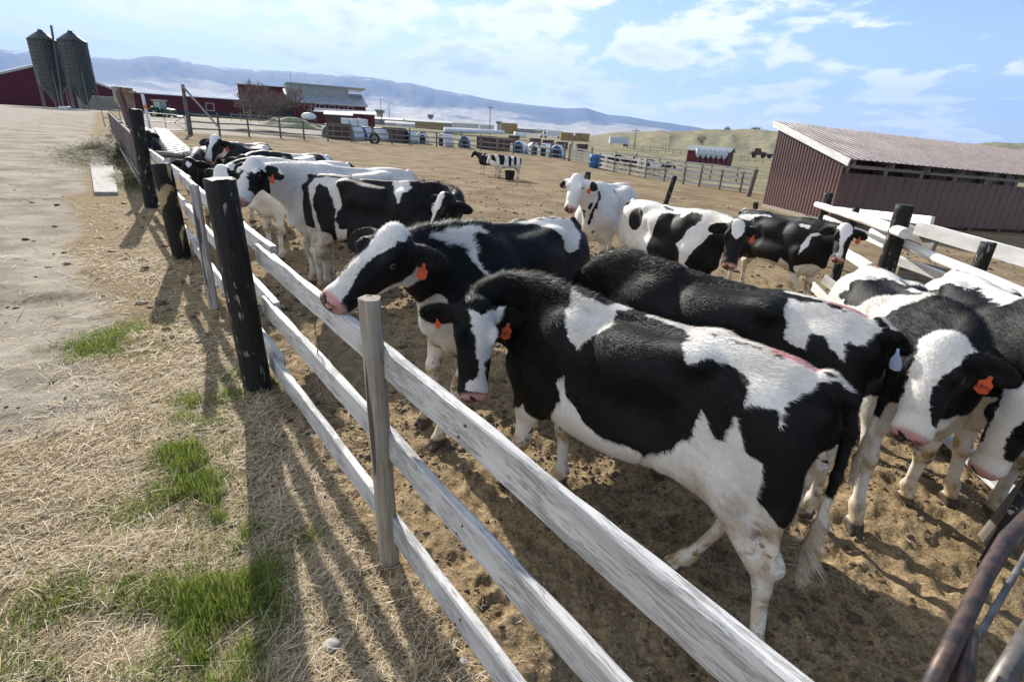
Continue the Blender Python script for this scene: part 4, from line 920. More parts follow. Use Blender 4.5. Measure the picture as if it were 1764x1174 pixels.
SP['B'] = dict(base='K', ops=LEGW + [('w', 'L', [(0.91, 1.35), (0.65, 1.33), (0.45, 1.33), (0.4, 1.3), (0.4, 1.27), (0.48, 1.31), (0.54, 1.3), (0.58, 1.19), (0.57, 1.11), (0.48, 1.05), (0.46, 0.99), (0.54, 1.08), (0.59, 1.13), (0.64, 1.22), (0.69, 1.27), (0.75, 1.26), (0.8, 1.3)]), ('w', 'L', [(0.45, 1.13), (0.35, 1.08), (0.43, 1.08), (0.46, 1.1)]), ('w', 'L', [(0.03, 1.31), (-0.3, 1.32), (-0.5, 1.32), (-0.64, 1.3), (-0.61, 1.26), (-0.51, 1.18), (-0.46, 1.13), (-0.37, 1.11), (-0.22, 1.24), (-0.19, 1.29), (-0.16, 1.3)]), ('w', 'H', [(-0.06, 0.06), (0.03, 0.075), (0.12, 0.045), (0.2, 0.034), (0.32, 0.034), (0.4, 0.05), (0.52, 0.09), (0.52, -0.09), (0.4, -0.05), (0.3, -0.034), (0.12, -0.04), (0.03, -0.07), (-0.06, -0.06)]), ('w', 'S', [(0.08, -0.17), (0.2, -0.145), (0.36, -0.1), (0.45, -0.07), (0.5, -0.3), (0.0, -0.3)]), ('w', 'E', [0.8, 0.0, 0.82, 0.17, 0.15, 0.22]), ('w', 'E', [0.6, 0.12, 0.66, 0.16, 0.14, 0.13])])
SP['C'] = dict(base='K', ops=LEGW + [('w', 'L', [(-0.32, 1.31), (-0.48, 1.31), (-0.69, 1.3), (-0.75, 1.26), (-0.7, 1.2), (-0.63, 1.18), (-0.66, 1.1), (-0.59, 1.15), (-0.54, 1.2), (-0.48, 1.18), (-0.48, 1.11), (-0.38, 1.13), (-0.35, 1.24)]), ('w', 'R', [(-0.8, 1.2), (-0.8, 1.5), (-0.25, 1.5), (-0.3, 1.2)]), ('w', 'E', [-0.6, 0.1, 0.75, 0.2, 0.2, 0.25])])
SP['D'] = dict(base='W', ops=LEGW + [('k', 'C', [(-0.45, 1.1), (-0.3, 1.22), (-0.18, 1.28), (-0.23, 1.31), (0.11, 1.31), (0.37, 1.33), (0.11, 1.27), (0.11, 1.16), (-0.14, 1.1)]), ('k', 'C', [(0.47, 1.12), (0.48, 1.18), (0.54, 1.25), (0.65, 1.28), (0.82, 1.32), (1.3, 1.9), (1.7, 1.0), (1.0, 0.85), (0.62, 0.78), (0.45, 0.62), (0.25, 0.62), (0.2, 0.8)]), ('k', 'C', [(0.42, 0.62), (0.4, 1.0), (0.4, 1.42), (0.6, 1.6), (1.3, 1.9), (1.7, 1.0), (1.0, 0.85), (0.62, 0.78)]), ('w', 'C', [(0.55, 0.5), (0.62, 0.74), (0.9, 0.72), (0.9, 0.3)]), ('w', 'H', [(-0.09, 0.11), (0.02, 0.105), (0.09, 0.075), (0.15, 0.05), (0.24, 0.03), (0.32, 0.036), (0.38, 0.07), (0.42, 0.11), (0.55, 0.12), (0.55, -0.12), (0.36, -0.1), (0.28, -0.065), (0.16, -0.075), (0.06, -0.085), (-0.02, -0.105), (-0.09, -0.11)])])
SP['E'] = dict(base='W', ops=LEGW + [('k', 'C', [(-0.48, 1.16), (-0.21, 1.28), (-0.14, 1.28), (0.21, 1.26), (0.43, 1.27), (0.38, 1.23), (0.24, 1.12), (0.06, 1.03)]), ('k', 'C', [(0.28, 0.62), (0.22, 1.0), (0.34, 1.4), (0.7, 1.6), (1.3, 1.9), (1.7, 1.0), (1.0, 0.85), (0.62, 0.8), (0.45, 0.62)]), ('w', 'C', [(0.5, 0.4), (0.62, 0.82), (0.95, 0.85), (0.9, 0.3)]), ('w', 'H', [(-0.09, 0.07), (0.02, 0.065), (0.12, 0.045), (0.25, 0.04), (0.33, 0.06), (0.4, 0.11), (0.55, 0.12), (0.55, -0.12), (0.38, -0.1), (0.3, -0.045), (0.15, -0.055), (0.02, -0.09), (-0.09, -0.1)])])
SP['F'] = dict(base='W', ops=LEGW + [('k', 'E', [0.77, 0.11, 1.21, 0.04000000000000001, 0.045000000000000005, 0.0675]), ('k', 'E', [1.17, 0.21, 1.31, 0.028000000000000004, 0.03150000000000001, 0.04725000000000001]), ('k', 'E', [1.15, 0.22, 1.32, 0.020000000000000004, 0.022500000000000003, 0.03375]), ('k', 'E', [0.93, 0.07, 1.09, 0.036, 0.0405, 0.06075]), ('k', 'E', [0.82, 0.11, 1.08, 0.032, 0.036000000000000004, 0.054000000000000006]), ('k', 'E', [1.15, 0.08, 1.24, 0.028000000000000004, 0.03150000000000001, 0.04725000000000001]), ('k', 'E', [0.86, 0.06, 0.95, 0.032, 0.036000000000000004, 0.054000000000000006]), ('k', 'E', [0.86, 0.04, 0.87, 0.024, 0.027, 0.0405]), ('k', 'E', [0.77, 0.07, 0.73, 0.0176, 0.019799999999999998, 0.0297]), ('k', 'E', [0.97, -0.01, 1.01, 0.028000000000000004, 0.03150000000000001, 0.04725000000000001]), ('k', 'E', [0.35, 0.16, 1.25, 0.04000000000000001, 0.045000000000000005, 0.0675]), ('k', 'E', [0.91, -0.03, 0.96, 0.024, 0.027, 0.0405]), ('k', 'E', [0.85, 0.08, 1.02, 0.024, 0.027, 0.0405]), ('k', 'E', [0.8, 0.11, 1.15, 0.024, 0.027, 0.0405]), ('k', 'E', [1.17, 0.23, 1.33, 0.1, 0.07, 0.1]), ('k', 'E', [1.17, -0.23, 1.33, 0.1, 0.07, 0.1])])
SP['G'] = dict(base='W', ops=LEGW + [('k', 'R', [(0.02, 0.99), (0.06, 1.13), (0.06, 1.23), (0.28, 1.26), (0.38, 1.23), (0.4, 1.31), (0.58, 1.31), (0.61, 1.24), (0.52, 1.12), (0.5, 1.01), (0.42, 0.94), (0.51, 0.87), (0.5, 0.73), (0.06, 0.67), (-0.03, 0.78)]), ('k', 'C', [(1.14, 1.43), (0.77, 1.11), (0.67, 0.91), (0.59, 0.75), (0.7, 0.62), (1.0, 0.8), (1.8, 1.0), (1.3, 1.9), (0.7, 1.45)]), ('k', 'E', [-0.37, -0.21, 1.11, 0.13, 0.2, 0.15]), ('k', 'C', [(-0.08, 1.3), (0.08, 1.29), (0.1, 1.27), (-0.02, 1.27)]), ('k', 'C', [(-0.9, 0.8), (-0.9, 1.4), (-0.72, 1.4), (-0.745, 1.1), (-0.79, 0.9)]), ('w', 'H', [(-0.06, 0.05), (0.06, 0.075), (0.14, 0.045), (0.2, 0.02), (0.16, -0.03), (0.06, -0.065), (-0.06, -0.05)]), ('w', 'S', [(0.15, -0.2), (0.2, -0.13), (0.34, -0.1), (0.4, -0.3)])])
SP['H'] = dict(base='K', ops=LEGW + [('w', 'R', [(-0.66, 1.18), (-0.64, 1.22), (-0.19, 1.29), (-0.1, 1.27), (-0.35, 1.24), (-0.4, 1.15)]), ('w', 'L', [(-0.8, 1.15), (-0.8, 1.5), (-0.35, 1.5), (-0.4, 1.22)]), ('w', 'R', [(1.14, 1.35), (0.62, 1.16), (0.58, 1.0), (0.61, 0.87), (0.66, 0.99), (0.66, 1.13)]), ('w', 'C', [(0.43, 1.26), (0.56, 1.26), (0.56, 1.22), (0.46, 1.23)]), ('w', 'R', [(-0.14, 0.67), (0.11, 0.7), (0.27, 0.67), (0.34, 0.78), (0.48, 0.66), (0.4, 0.4), (-0.6, 0.4)]), ('w', 'E', [0.62, 0.0, 0.68, 0.25, 0.25, 0.12]), ('w', 'H', [(-0.08, 0.07), (0.08, 0.085), (0.15, 0.05), (0.28, 0.02), (0.44, 0.03), (0.5, 0.06), (0.5, -0.06), (0.44, -0.03), (0.28, -0.02), (0.15, -0.045), (0.05, -0.085), (-0.08, -0.07)])])
SP['I'] = dict(base='K', ops=LEGW + [('w', 'R', [(-0.66, 1.21), (-0.64, 1.26), (-0.51, 1.3), (-0.24, 1.3), (-0.32, 1.28), (-0.33, 1.23), (-0.27, 1.05), (-0.34, 0.91), (-0.3, 0.81), (-0.21, 0.81), (-0.27, 0.68), (-0.5, 0.58), (-0.59, 0.73), (-0.61, 1.03)]), ('k', 'R', [(-0.56, 1.19), (-0.53, 1.23), (-0.45, 1.21), (-0.34, 1.0), (-0.35, 0.69), (-0.46, 0.61), (-0.55, 0.86), (-0.58, 1.03)]), ('w', 'R', [(0.22, 1.32), (0.38, 1.34), (0.44, 1.28), (0.37, 1.23), (0.34, 1.13), (0.29, 1.21), (0.21, 1.29)]), ('w', 'L', [(-0.8, 1.2), (-0.8, 1.5), (-0.3, 1.5), (-0.5, 1.25)]), ('w', 'C', [(-0.9, 0.3), (-0.9, 0.8), (-0.4, 0.74), (-0.4, 0.3)]), ('w', 'H', [(-0.05, -0.02), (0.0, 0.035), (0.1, 0.03), (0.25, 0.0), (0.4, 0.01), (0.48, 0.06), (0.48, -0.08), (0.3, -0.06), (0.2, -0.085), (0.05, -0.06)])])
SP['J'] = dict(base='W', ops=LEGW + [('k', 'S', [(0.162, 0.023), (0.103, -0.001), (0.06, -0.104), (0.104, -0.252), (0.155, -0.324), (0.308, -0.123), (0.341, -0.011), (0.242, 0.02)]), ('k', 'E', [1.15, 0.16, 1.38, 0.08, 0.06, 0.08]), ('k', 'E', [1.15, -0.2, 1.36, 0.1, 0.12, 0.1])])
SP['K1'] = dict(base='W', ops=LEGW + [('k', 'L', [(0.1, 1.27), (-0.1, 1.27), (-0.24, 1.29), (-0.19, 1.23), (0.09, 1.22)]), ('k', 'C', [(-0.9, 0.9), (-0.9, 1.4), (-0.7, 1.4), (-0.74, 1.1)]), ('k', 'E', [1.15, 0.18, 1.38, 0.1, 0.14, 0.12]), ('k', 'E', [1.15, -0.18, 1.38, 0.1, 0.14, 0.12]), ('k', 'E', [0.85, 0.0, 1.4, 0.12, 0.2, 0.1])])
SP['K2'] = dict(base='W', ops=LEGW + [('k', 'C', [(0.15, 1.0), (0.1, 1.5), (0.5, 1.5), (1.2, 1.8), (1.7, 1.2), (1.1, 0.9), (0.7, 0.8)]), ('k', 'C', [(-0.55, 1.1), (-0.5, 1.5), (-0.2, 1.5), (-0.25, 1.05)])])
SP['L'] = dict(base='K', ops=LEGW + [('w', 'C', [(0.03, 1.25), (-0.27, 1.29), (-0.5, 1.16), (-0.18, 1.08), (0.06, 1.18)]), ('w', 'H', [(-0.08, 0.07), (0.05, 0.07), (0.12, 0.04), (0.25, 0.03), (0.4, 0.055), (0.5, 0.09), (0.5, -0.09), (0.4, -0.055), (0.25, -0.03), (0.12, -0.04), (0.05, -0.07), (-0.08, -0.07)]), ('w', 'S', [(0.05, -0.2), (0.25, -0.12), (0.45, -0.06), (0.5, -0.3), (0.0, -0.3)]), ('w', 'E', [0.95, 0.0, 1.05, 0.16, 0.06, 0.13])])
SP['M'] = dict(base='K', ops=LEGW + [('w', 'H', [(0.02, 0.0), (0.07, 0.045), (0.13, 0.0), (0.07, -0.045)])])
SP['Q'] = dict(base='K', ops=LEGW + [('w', 'E', [0.62, 0.1, 0.65, 0.2, 0.2, 0.14])])
SP['O'] = dict(base='K', ops=LEGW + [('w', 'C', [(-0.85, 0.5), (-0.85, 1.2), (-0.45, 1.35), (-0.2, 1.0), (-0.15, 0.5)])])
SP['P'] = dict(base='W', ops=LEGW + [('k', 'C', [(-0.4, 0.8), (-0.45, 1.4), (-0.25, 1.4), (-0.25, 0.85)]), ('k', 'C', [(-0.05, 0.7), (-0.1, 1.4), (0.12, 1.4), (0.1, 0.8)]), ('k', 'C', [(0.4, 0.8), (0.3, 1.4), (0.7, 1.5), (0.65, 0.8)]), ('k', 'C', [(-0.8, 0.9), (-0.8, 1.25), (-0.65, 1.25), (-0.65, 0.9)]), ('k', 'C', [(0.9, 1.0), (0.9, 1.6), (1.15, 1.6), (1.15, 1.1)])])

cattle = dict(
A=dict(c=dict(p=(0.66,2.33),h=140,s=1.012,neck=(144,32),head=(3,0,-7),feet=dict(fl=(.0,2.78),fr=(.34,2.83),hl=(1.08,1.63),hr=(.86,2.18)),tail=(.0,.04)), lod='HI', fur=150000, tags=[(1,'O','5957'),(-1,'S',None)], label='nearest heifer, just behind the front fence, with a wedge-shaped white blaze'),
B=dict(c=dict(p=(-0.02,3.94),h=-126,s=1.108,neck=(37,14),head=(-33,-12,-8),feet=dict(fl=(-.50,3.12),fr=(-.62,3.40))), lod='HI', fur=90000, tags=[(1,'O',None),(-1,'W',None)], label='heifer stretching her long white-striped face over the top fence rail beside the round post'),
C=dict(c=dict(p=(1.26,3.05),h=140,s=1.045,neck=(30,98),head=(0,-10,0),feet=dict(fl=(1.10,2.95),hr=(1.87,2.72))), lod='HI', fur=90000, tags=[], label='heifer with a long shaggy black back and white rump, head hidden behind the nearest'),
D=dict(c=dict(p=(2.54,3.40),h=-105,s=1.042,neck=(-54,23),head=(19,3,-4),feet=dict(fr=(2.12,2.60),fl=(2.68,2.97))), lod='HI', fur=90000, tags=[(1,'O','5976'),(-1,'W',None)], label='heifer with a broad white face, pink nose and pale blue tag at the right'),
E=dict(c=dict(p=(3.25,3.50),h=-109,s=1.047,neck=(-55,64),head=(-0,-18,-5),feet=dict(fr=(3.0,2.99))), lod='HI', fur=60000, tags=[], label='heifer cut by the right edge, face lowered beside the pink-nosed one'),
F=dict(c=dict(p=(1.43,8.70),h=-118,s=1.108,neck=(-13,4),head=(17,8,4),feet=dict(fr=(1.11,8.07))), lod='MD', fur=25000, tags=[(1,'O',None),(-1,'S',None)], label='almost all white heifer with small black spots on her neck and a dark pink nose'),
G=dict(c=dict(p=(1.95,7.02),h=-61,s=1.045,neck=(-42,20),head=(-6,8,1)), lod='MD', fur=25000, tags=[(1,'O',None)], label='heifer with white hindquarters and small white forehead mark, right of the spotted white one'),
H=dict(c=dict(p=(3.81,7.88),h=-66,s=0.995,neck=(-51,15),head=(-1,4,1)), lod='MD', fur=25000, tags=[(1,'O',None)], label='mostly black heifer with a white shoulder stripe, nearest to the maroon shed'),
I=dict(c=dict(p=(-1.67,6.29),h=-8,s=1.092,neck=(-119,26),head=(-10,6,-3)), lod='HI', fur=40000, tags=[(-1,'O',None)], label='heifer seen from behind with a white thigh stripe and white shoulder patch'),
J=dict(c=dict(p=(-2.08,7.01),h=-131,s=1.130,neck=(29,15),head=(4,-10,-1)), lod='HI', fur=40000, tags=[(1,'O',None)], label='white heifer with a big black eye patch, face beside the tall black post'),
K1=dict(c=dict(p=(-3.23,8.25),h=-127,s=1.074,neck=(32,33),head=(8,5,-1)), lod='MD', fur=12000, tags=[], label='white-backed heifer with a black loin patch, her face peering out behind the tall black post'),
K2=dict(c=dict(p=(-3.99,9.81),h=-115,s=1.061,neck=(47,28),head=(-10,-7,-3)), lod='MD', fur=0, tags=[], label='heifer with a pink mark on her rump, standing between two others in the left group'),
L=dict(c=dict(p=(-5.30,10.87),h=-88,s=1.088,neck=(3,5),head=(-3,4,-4)), lod='MD', fur=12000, tags=[(1,'O',None)], label='black-necked heifer, her white-striped head raised highest in the left group'),
M=dict(c=dict(p=(-5.68,9.89),h=-67,s=1.019,neck=(-9,35),head=(0,4,1)), lod='MD', fur=0, tags=[], label='black heifer with a white diamond on her lowered forehead beside the white feed bunk'),
Q=dict(c=dict(p=(-10.37,15.5),h=-56,s=1.0,neck=(0,25),head=(0,0,0)), lod='MD', fur=0, tags=[], label='black heifer half hidden behind the farthest tall black post'),
O=dict(c=dict(p=(-1.65,28.4),h=147,s=.80,neck=(0,10),head=(0,0,0)), lod='LO', fur=0, tags=[], label='black-shouldered calf far out in the pen, left of the calf over the bucket', cat='calf', group='calves far out in the pen'),
P=dict(c=dict(p=(-.65,27.5),h=-161,s=.805,neck=(0,30),head=(0,0,0)), lod='LO', fur=0, tags=[], label='white calf with upright black patches standing over a black bucket', cat='calf', group='calves far out in the pen'),
)
for k, a in cattle.items():
    tg = []
    for s_, t_, x_ in a['tags']: tg.append((s_, M['tagw'] if t_ == 'W' else M['tag'], x_, t_ == 'S'))
    make_cow(k, a['c'], SP[k], a['label'], a.get('group', 'black and white heifers in the pen'), a['lod'], FURK * a['fur'] // 10, tg, a.get('cat', 'heifer'))
# ---------------------------------------------------------------- maroon shed on the right
def onz(x, y, z): d = ray(x, y); t = (z - CH) / d[2]; return np.array([d[0]*t, d[1]*t, z])
sL = at(1311, 361, 24.5); sN = at(1427, 390, 20.0); wd_ = (sN - sL)[:2]; wl = np.linalg.norm(wd_); wd_ /= wl; ld = np.array([-wd_[1], wd_[0]])      # ld: along the long wall
if ld[0] < 0: ld = -ld
_r = math.radians(13); ld = np.array([ld[0]*math.cos(_r) - ld[1]*math.sin(_r), ld[0]*math.sin(_r) + ld[1]*math.cos(_r)])
gz = min(Z(*sN[:2]), Z(*sL[:2])) - .05; topN = at(1468, 276, 20.0)[2]; topL = at(1334, 216, 24.5)[2]; LEN = 17.0
shed = thing('corrugated_shed', 'long maroon corrugated steel shed with sloping ribbed roof and white fascia', 'shed', (sN[0], sN[1], gz))
def sp(u, v, z): p = sN[:2] - wd_ * u + ld * v; return np.array([p[0], p[1], z - .03 * v])     # u: back from the near corner, v: along the length
def addp(o): o.parent = shed; o.matrix_parent_inverse = shed.matrix_basis.inverted(); return o
def ribbed(name, f, n, mat, rib=.022, pitch=.23, L_=1., nrm=None, thick=.004):
    """sheet with raised ribs: f(s, e) gives the point at s metres along and end e"""
    V = []; s_ = 0; prof = [(0, 0), (.035, 0), (.05, 1), (.08, 1), (.095, 0)]
    xs = []
    while s_ < L_:
        for a, b in prof:
            if s_ + a <= L_: xs.append((s_ + a, b))
        s_ += pitch
    xs.append((L_, 0))
    for x, b in xs:
        for e in (0, 1): V.append(f(x, e) + nrm * (rib * b))
    m = len(xs); mb = MB().add(np.array(V), [(2*i, 2*i+1, 2*i+3, 2*i+2) for i in range(m-1)]); o = mb.build(name, mat); q = o.modifiers.new('solid', 'SOLIDIFY'); q.thickness = thick; return addp(o)
nz_end = np.array([-ld[0], -ld[1], 0]); nz_front = np.array([wd_[0], wd_[1], 0])
ribbed('end_wall', lambda s, e: sp(s, 0, gz + .12 if e == 0 else topN - .10 + (topL - topN) * s / wl), 0, M['shedwall'], .024, .19, wl, nz_end)
ribbed('front_wall', lambda s, e: sp(0, s, gz + .12 if e == 0 else topN - .42), 0, M['shedwall'], .02, .46, LEN, nz_front)
ribbed('back_wall', lambda s, e: sp(wl, s, gz + .12 if e == 0 else topL - .55), 0, M['shedwall'], .02, .46, LEN, -nz_front)
sl_ = (topL - topN) / wl; rn = np.cross(np.array([*ld, 0]), np.array([*(-wd_), sl_])); rn /= np.linalg.norm(rn); rn = rn if rn[2] > 0 else -rn
ribbed('roof', lambda s, e: sp(-.28 if e == 0 else wl + .30, s - .12, topN + .10 + sl_ * (-.28 if e == 0 else wl + .30)), 0, M['shedroof'], .03, .31, LEN + .4, rn)
a = sp(-.30, -.13, topN + .02 + sl_ * -.30); b = sp(wl + .32, -.13, topN + .02 + sl_ * (wl + .32)); addp(plank('fascia', a + np.array([0, 0, -.03]), b + np.array([0, 0, -.03]), .23, .04, M['whitefresh'], None, .003, 4))
for i in range(9):
    v = .25 + i * 1.95
    addp(plank('rafter', sp(-.22, v, topN - .02 + sl_ * -.22), sp(wl + .2, v, topN - .02 + sl_ * (wl + .2)), .19, .05, M['greywood'], None, .003, i))
    addp(pole('support_post', sp(.12, v, gz), sp(.12, v, topN - .06), .075, .075, M['greypost'], None, 8, i, .003, (1, 1)))
    addp(pole('support_post', sp(wl - .12, v, gz), sp(wl - .12, v, topL - .12), .075, .075, M['greypost'], None, 8, i + 20, .003, (1, 1)))
addp(plank('base_board', sp(.0, -.03, gz + .12), sp(wl, -.03, gz + .12), .2, .04, M['timberx'], None, .004, 2))
addp(plank('header_beam', sp(.05, .0, topN - .20), sp(.05, LEN, topN - .20), .12, .06, M['greywood'], None, .003, 2))
# ---------------------------------------------------------------- fence by the shed
F2 = thing('log_fence', 'white fence of thick logs and planks between the herd and the maroon shed', 'fence', (5.6, 7.2, Z(5.6, 7.2)))
def put(n, r=0.): return at(*n)
def A3(x, y, Y, dz=0.): p = at(x, y, Y); p[2] += dz; return p
def pl2(a, b, h, th, mat='whitefresh', nm='rail', s=0): return plank(nm, a, b, h, th, M[mat], F2, .005, s)
def post2(x, y, Y, r, mat, lean=0., fl=None, seed=0, nm='post'):
    t = at(x, y, Y); return pole(nm, (t[0] - lean, t[1], Z(t[0], t[1]) - .2), t, r, r * .97, M[mat], F2, 16, seed, .008, fl)
post2(1428, 332, 11.6, .085, 'black', 0, None, 1); post2(1476, 358, 9.4, .05, 'black', 0, (1, .6), 2); post2(1560, 353, 6.7, .105, 'black', -.02, None, 3); post2(1703, 418, 5.6, .060, 'black', .0, (1., .9), 4); post2(1455, 415, 9.3, .06, 'black', 0, None, 5)
def log(a, b, r0, r1, s): return pole('log_rail', a, b, r0 * .8, r1 * .78, M['logw'], F2, 16, s, .008)
M['logw'] = simple('whitewashed_log', (.74, .72, .67), (.52, .49, .43), 7, .7, 0, .006, (1, 1, .12))
log(A3(1407, 352, 11.9), A3(1561, 402, 6.3), .075, .085, 2); log(A3(1503, 398, 7.6), A3(1800, 522, 4.3), .058, .075, 5)
pl2(A3(1428, 360, 11.4), A3(1606, 381, 7.2), .12, .045, s=1); pl2(A3(1578, 392, 6.9), A3(1790, 452, 5.45), .17, .045, s=2)
pl2(A3(1420, 376, 11.2), A3(1545, 428, 7.6), .13, .045, s=3); pl2(A3(1548, 448, 7.0), A3(1640, 484, 6.2), .12, .045, s=4)
pl2(A3(1395, 398, 10.6), A3(1500, 462, 7.6), .15, .045, s=5); pl2(A3(1555, 400, 7.2), A3(1612, 420, 6.6), .24, .05, 'greywood', 'back_board', 6); pl2(A3(1548, 468, 7.1), A3(1680, 490, 6.5), .3, .04, 'greywood', 'back_board', 7)
pl2(A3(1420, 480, 7.8), A3(1470, 520, 7.2), .14, .045, s=8); pl2(A3(1400, 492, 8.2), A3(1450, 545, 7.0), .13, .045, s=9); pl2(A3(1600, 500, 6.6), A3(1790, 600, 4.6), .14, .045, s=10)
# white board lying on the dirt at the right
a, b = gp(1628, 762), gp(1738, 868); a[2] += .06; b[2] += .07; o = plank('fallen_plank', a, b, .03, .17, M['white'], None, .003, 3); o['label'] = 'white plank lying flat on the dirt at the far right, by the lowered white face'; o['category'] = 'plank'
# posts standing in the pen
for (x, y, Y, r, lb, ln) in ((1163, 303, 21.5, .10, 'single dark leaning post standing in the middle of the pen, left of the shed', -.25), (1302, 348, 21, .10, 'dark post against the left corner of the maroon shed', .1), (1303, 292, 31, .13, 'grey-brown gate post where the white rail fence ends beside the shed', -.15), (1013, 296, 10.9, .06, 'short dark post just behind the spotted white heifer', 0)):
    t = at(x, y, Y); o = pole('fence_post', (t[0] + ln, t[1], Z(t[0], t[1]) - .2), t, r, r * .95, M['greypost'] if Y == 31 else M['black'], None, 12, int(x), .008); o['label'] = lb; o['category'] = 'post'
# ---------------------------------------------------------------- steel gate at the lower right
GT = thing('pipe_gate', 'dark steel pipe gate with a ribbed steel bar in the lower right corner', 'gate', (2.2, 1.9, Z(2.2, 1.9)))
def gpt(x, y, h): 
    d = ray(x, y); t = .3
    while CH + d[2]*t - Z(d[0]*t, d[1]*t) > h: t += .004
    return np.array([d[0]*t, d[1]*t, CH + d[2]*t])
def gb(nm, pts, r, mat, n=14):
    o = MB().tube(pts, r, n).build(nm, M[mat], None, True); o.parent = GT; o.matrix_parent_inverse = GT.matrix_basis.inverted(); return o
gb('top_pipe', [gpt(1596, 1200, 1.02), gpt(1640, 1110, 1.03), gpt(1700, 985, 1.06), gpt(1735, 925, 1.08), gpt(1790, 870, 1.1)], .020, 'darksteel')
a_, b_ = gpt(1625, 1200, .98), gpt(1668, 1085, .98); gb('rusty_bracket', [a_, b_], .016, 'rust'); gb('hinge_sleeve', [gpt(1655, 1210, 1.0), gpt(1668, 1090, 1.02)], .021, 'darksteel')
p0, p1 = gpt(1668, 1125, .84), gpt(1800, 900, .84); dd = p1 - p0; n_ = 90; pts = [p0 + dd * i / n_ for i in range(n_ + 1)]; gb('ribbed_bar', pts, [(.0105 if i % 2 else .0082) for i in range(n_ + 1)], 'steel', 10)
q0 = gpt(1700, 1215, .9); q1 = gpt(1800, 1050, .9); gb('corner_pipe', [q0, q1], .026, 'galv2' if 'galv2' in M else 'steel')
g0 = gpt(1635, 1108, .72); g1 = gpt(1745, 930, .75); gb('angle_iron', [g0, g1], .014, 'darksteel', 4)
t = at(1752, 905, 2.62); t2 = at(1768, 820, 2.62)
o = pole('fence_post', (t[0] - .10, t[1] + .02, Z(t[0], t[1]) - .1), (t[0] + .10, t[1], .62), .085, .08, M['greypost'], None, 16, 3, .012); o['label'] = 'rough weathered black post rising behind the steel pipe gate at the right edge'; o['category'] = 'post'
o = plank('board', at(1690, 975, 2.2), at(1790, 800, 2.5), .11, .03, M['black'], None, .004, 3); o['label'] = 'black board fixed along the weathered post at the right edge'; o['category'] = 'board'
# ---------------------------------------------------------------- rail fence across the far side of the pen
def fence_run(name, pts, h, label, mat_r='greywood', mat_p='greypost', rails=(.35, .72, 1.12), r=.075, hr=.10, group=None, posts=None, over=.25):
    F = thing(name, label, 'fence', (pts[0][0], pts[0][1], Z(*pts[0][:2])), 0, group)
    for i, p in enumerate(pts):
        pole('post', V3(p[0], p[1], -.3), V3(p[0], p[1], h + over * (.5 + .5 * math.sin(i * 2.3))), r, r, M[mat_p], F, 8, i, .006)
    for i, (a, b) in enumerate(zip(pts, pts[1:])):
        for k, z in enumerate(rails):
            j = .03 * math.sin(i * 3.1 + k); plank('rail', V3(a[0], a[1], z * h / 1.12 + j), V3(b[0], b[1], z * h / 1.12 - j * .6), hr, .04, M[mat_r], F, .003, i * 7 + k)
    return F
def P2(x, y, Y): p = at(x, y, Y); return (p[0], p[1])
fx = [(380, 43), (430, 46), (484, 48), (524, 49), (565, 50.5), (605, 52.5), (642, 54), (675, 55.5), (706, 57), (752, 59), (795, 60), (828, 60), (858, 60), (885, 60), (920, 59), (950, 58), (975, 56.5)]
_f = [P2(x, 240, Y) for x, Y in fx]
fence_run('rail_fence', [P2(331, 232, 40.3)] + _f, 1.38, 'long grey weathered rail fence crossing behind the whole pen')
wf = [P2(1032, 285, 47), P2(1058, 290, 44.5), P2(1085, 295, 42.5), P2(1112, 300, 40.5), P2(1145, 305, 39), P2(1178, 311, 37.5), P2(1205, 316, 36.5), P2(1240, 322, 35.5), P2(1275, 328, 34.5), P2(1294, 331, 34)]
fence_run('rail_fence', wf, 1.15, 'pale weathered rail fence curving from the blue barrel towards the maroon shed', 'palewood', 'greypost', (.18, .48, .80, 1.12), .06, .15) if 'palewood' in M else None
wf2 = [P2(1060, 275, 56), P2(1095, 279, 54), P2(1135, 284, 52), P2(1180, 290, 50), P2(1225, 296, 48), P2(1270, 302, 46), P2(1300, 306, 45)]
fence_run('rail_fence', wf2, 1.15, 'second pale rail fence just behind the curving one near the shed', 'palewood', 'greypost', (.48, .80, 1.12), .06, .15)
# pale plank gate beside the blue barrel
g = thing('plank_gate', 'pale plank gate between the grey fence and the blue barrel', 'gate', (*P2(982, 275, 55), Z(*P2(982, 275, 55))))
ga, gb_ = P2(980, 275, 55.5), P2(1018, 280, 52)
for k in range(5): plank('rail', V3(*ga, .25 + .24 * k), V3(*gb_, .25 + .24 * k), .15, .03, M['palewood'], g, .003, k)
for p in (ga, gb_): pole('post', V3(*p, -.2), V3(*p, 1.55), .08, .08, M['greypost'], g, 8, 2, .005)
t_ = P2(981, 275, 56); o = pole('gate_arch_post', V3(*t_, -.2), V3(t_[0] + .15, t_[1], 2.1), .07, .06, M['greypost'], g, 8, 5, .01)
o = MB().tube([V3(t_[0] + .15, t_[1], 2.08), V3(t_[0] + .3, t_[1], 2.35), V3(t_[0] + .6, t_[1], 2.5), V3(t_[0] + .9, t_[1], 2.4), V3(t_[0] + 1.1, t_[1], 2.1)], .035, 8).build('arch_pipe', M['rust'], None, True); o.parent = g; o.matrix_parent_inverse = g.matrix_basis.inverted()
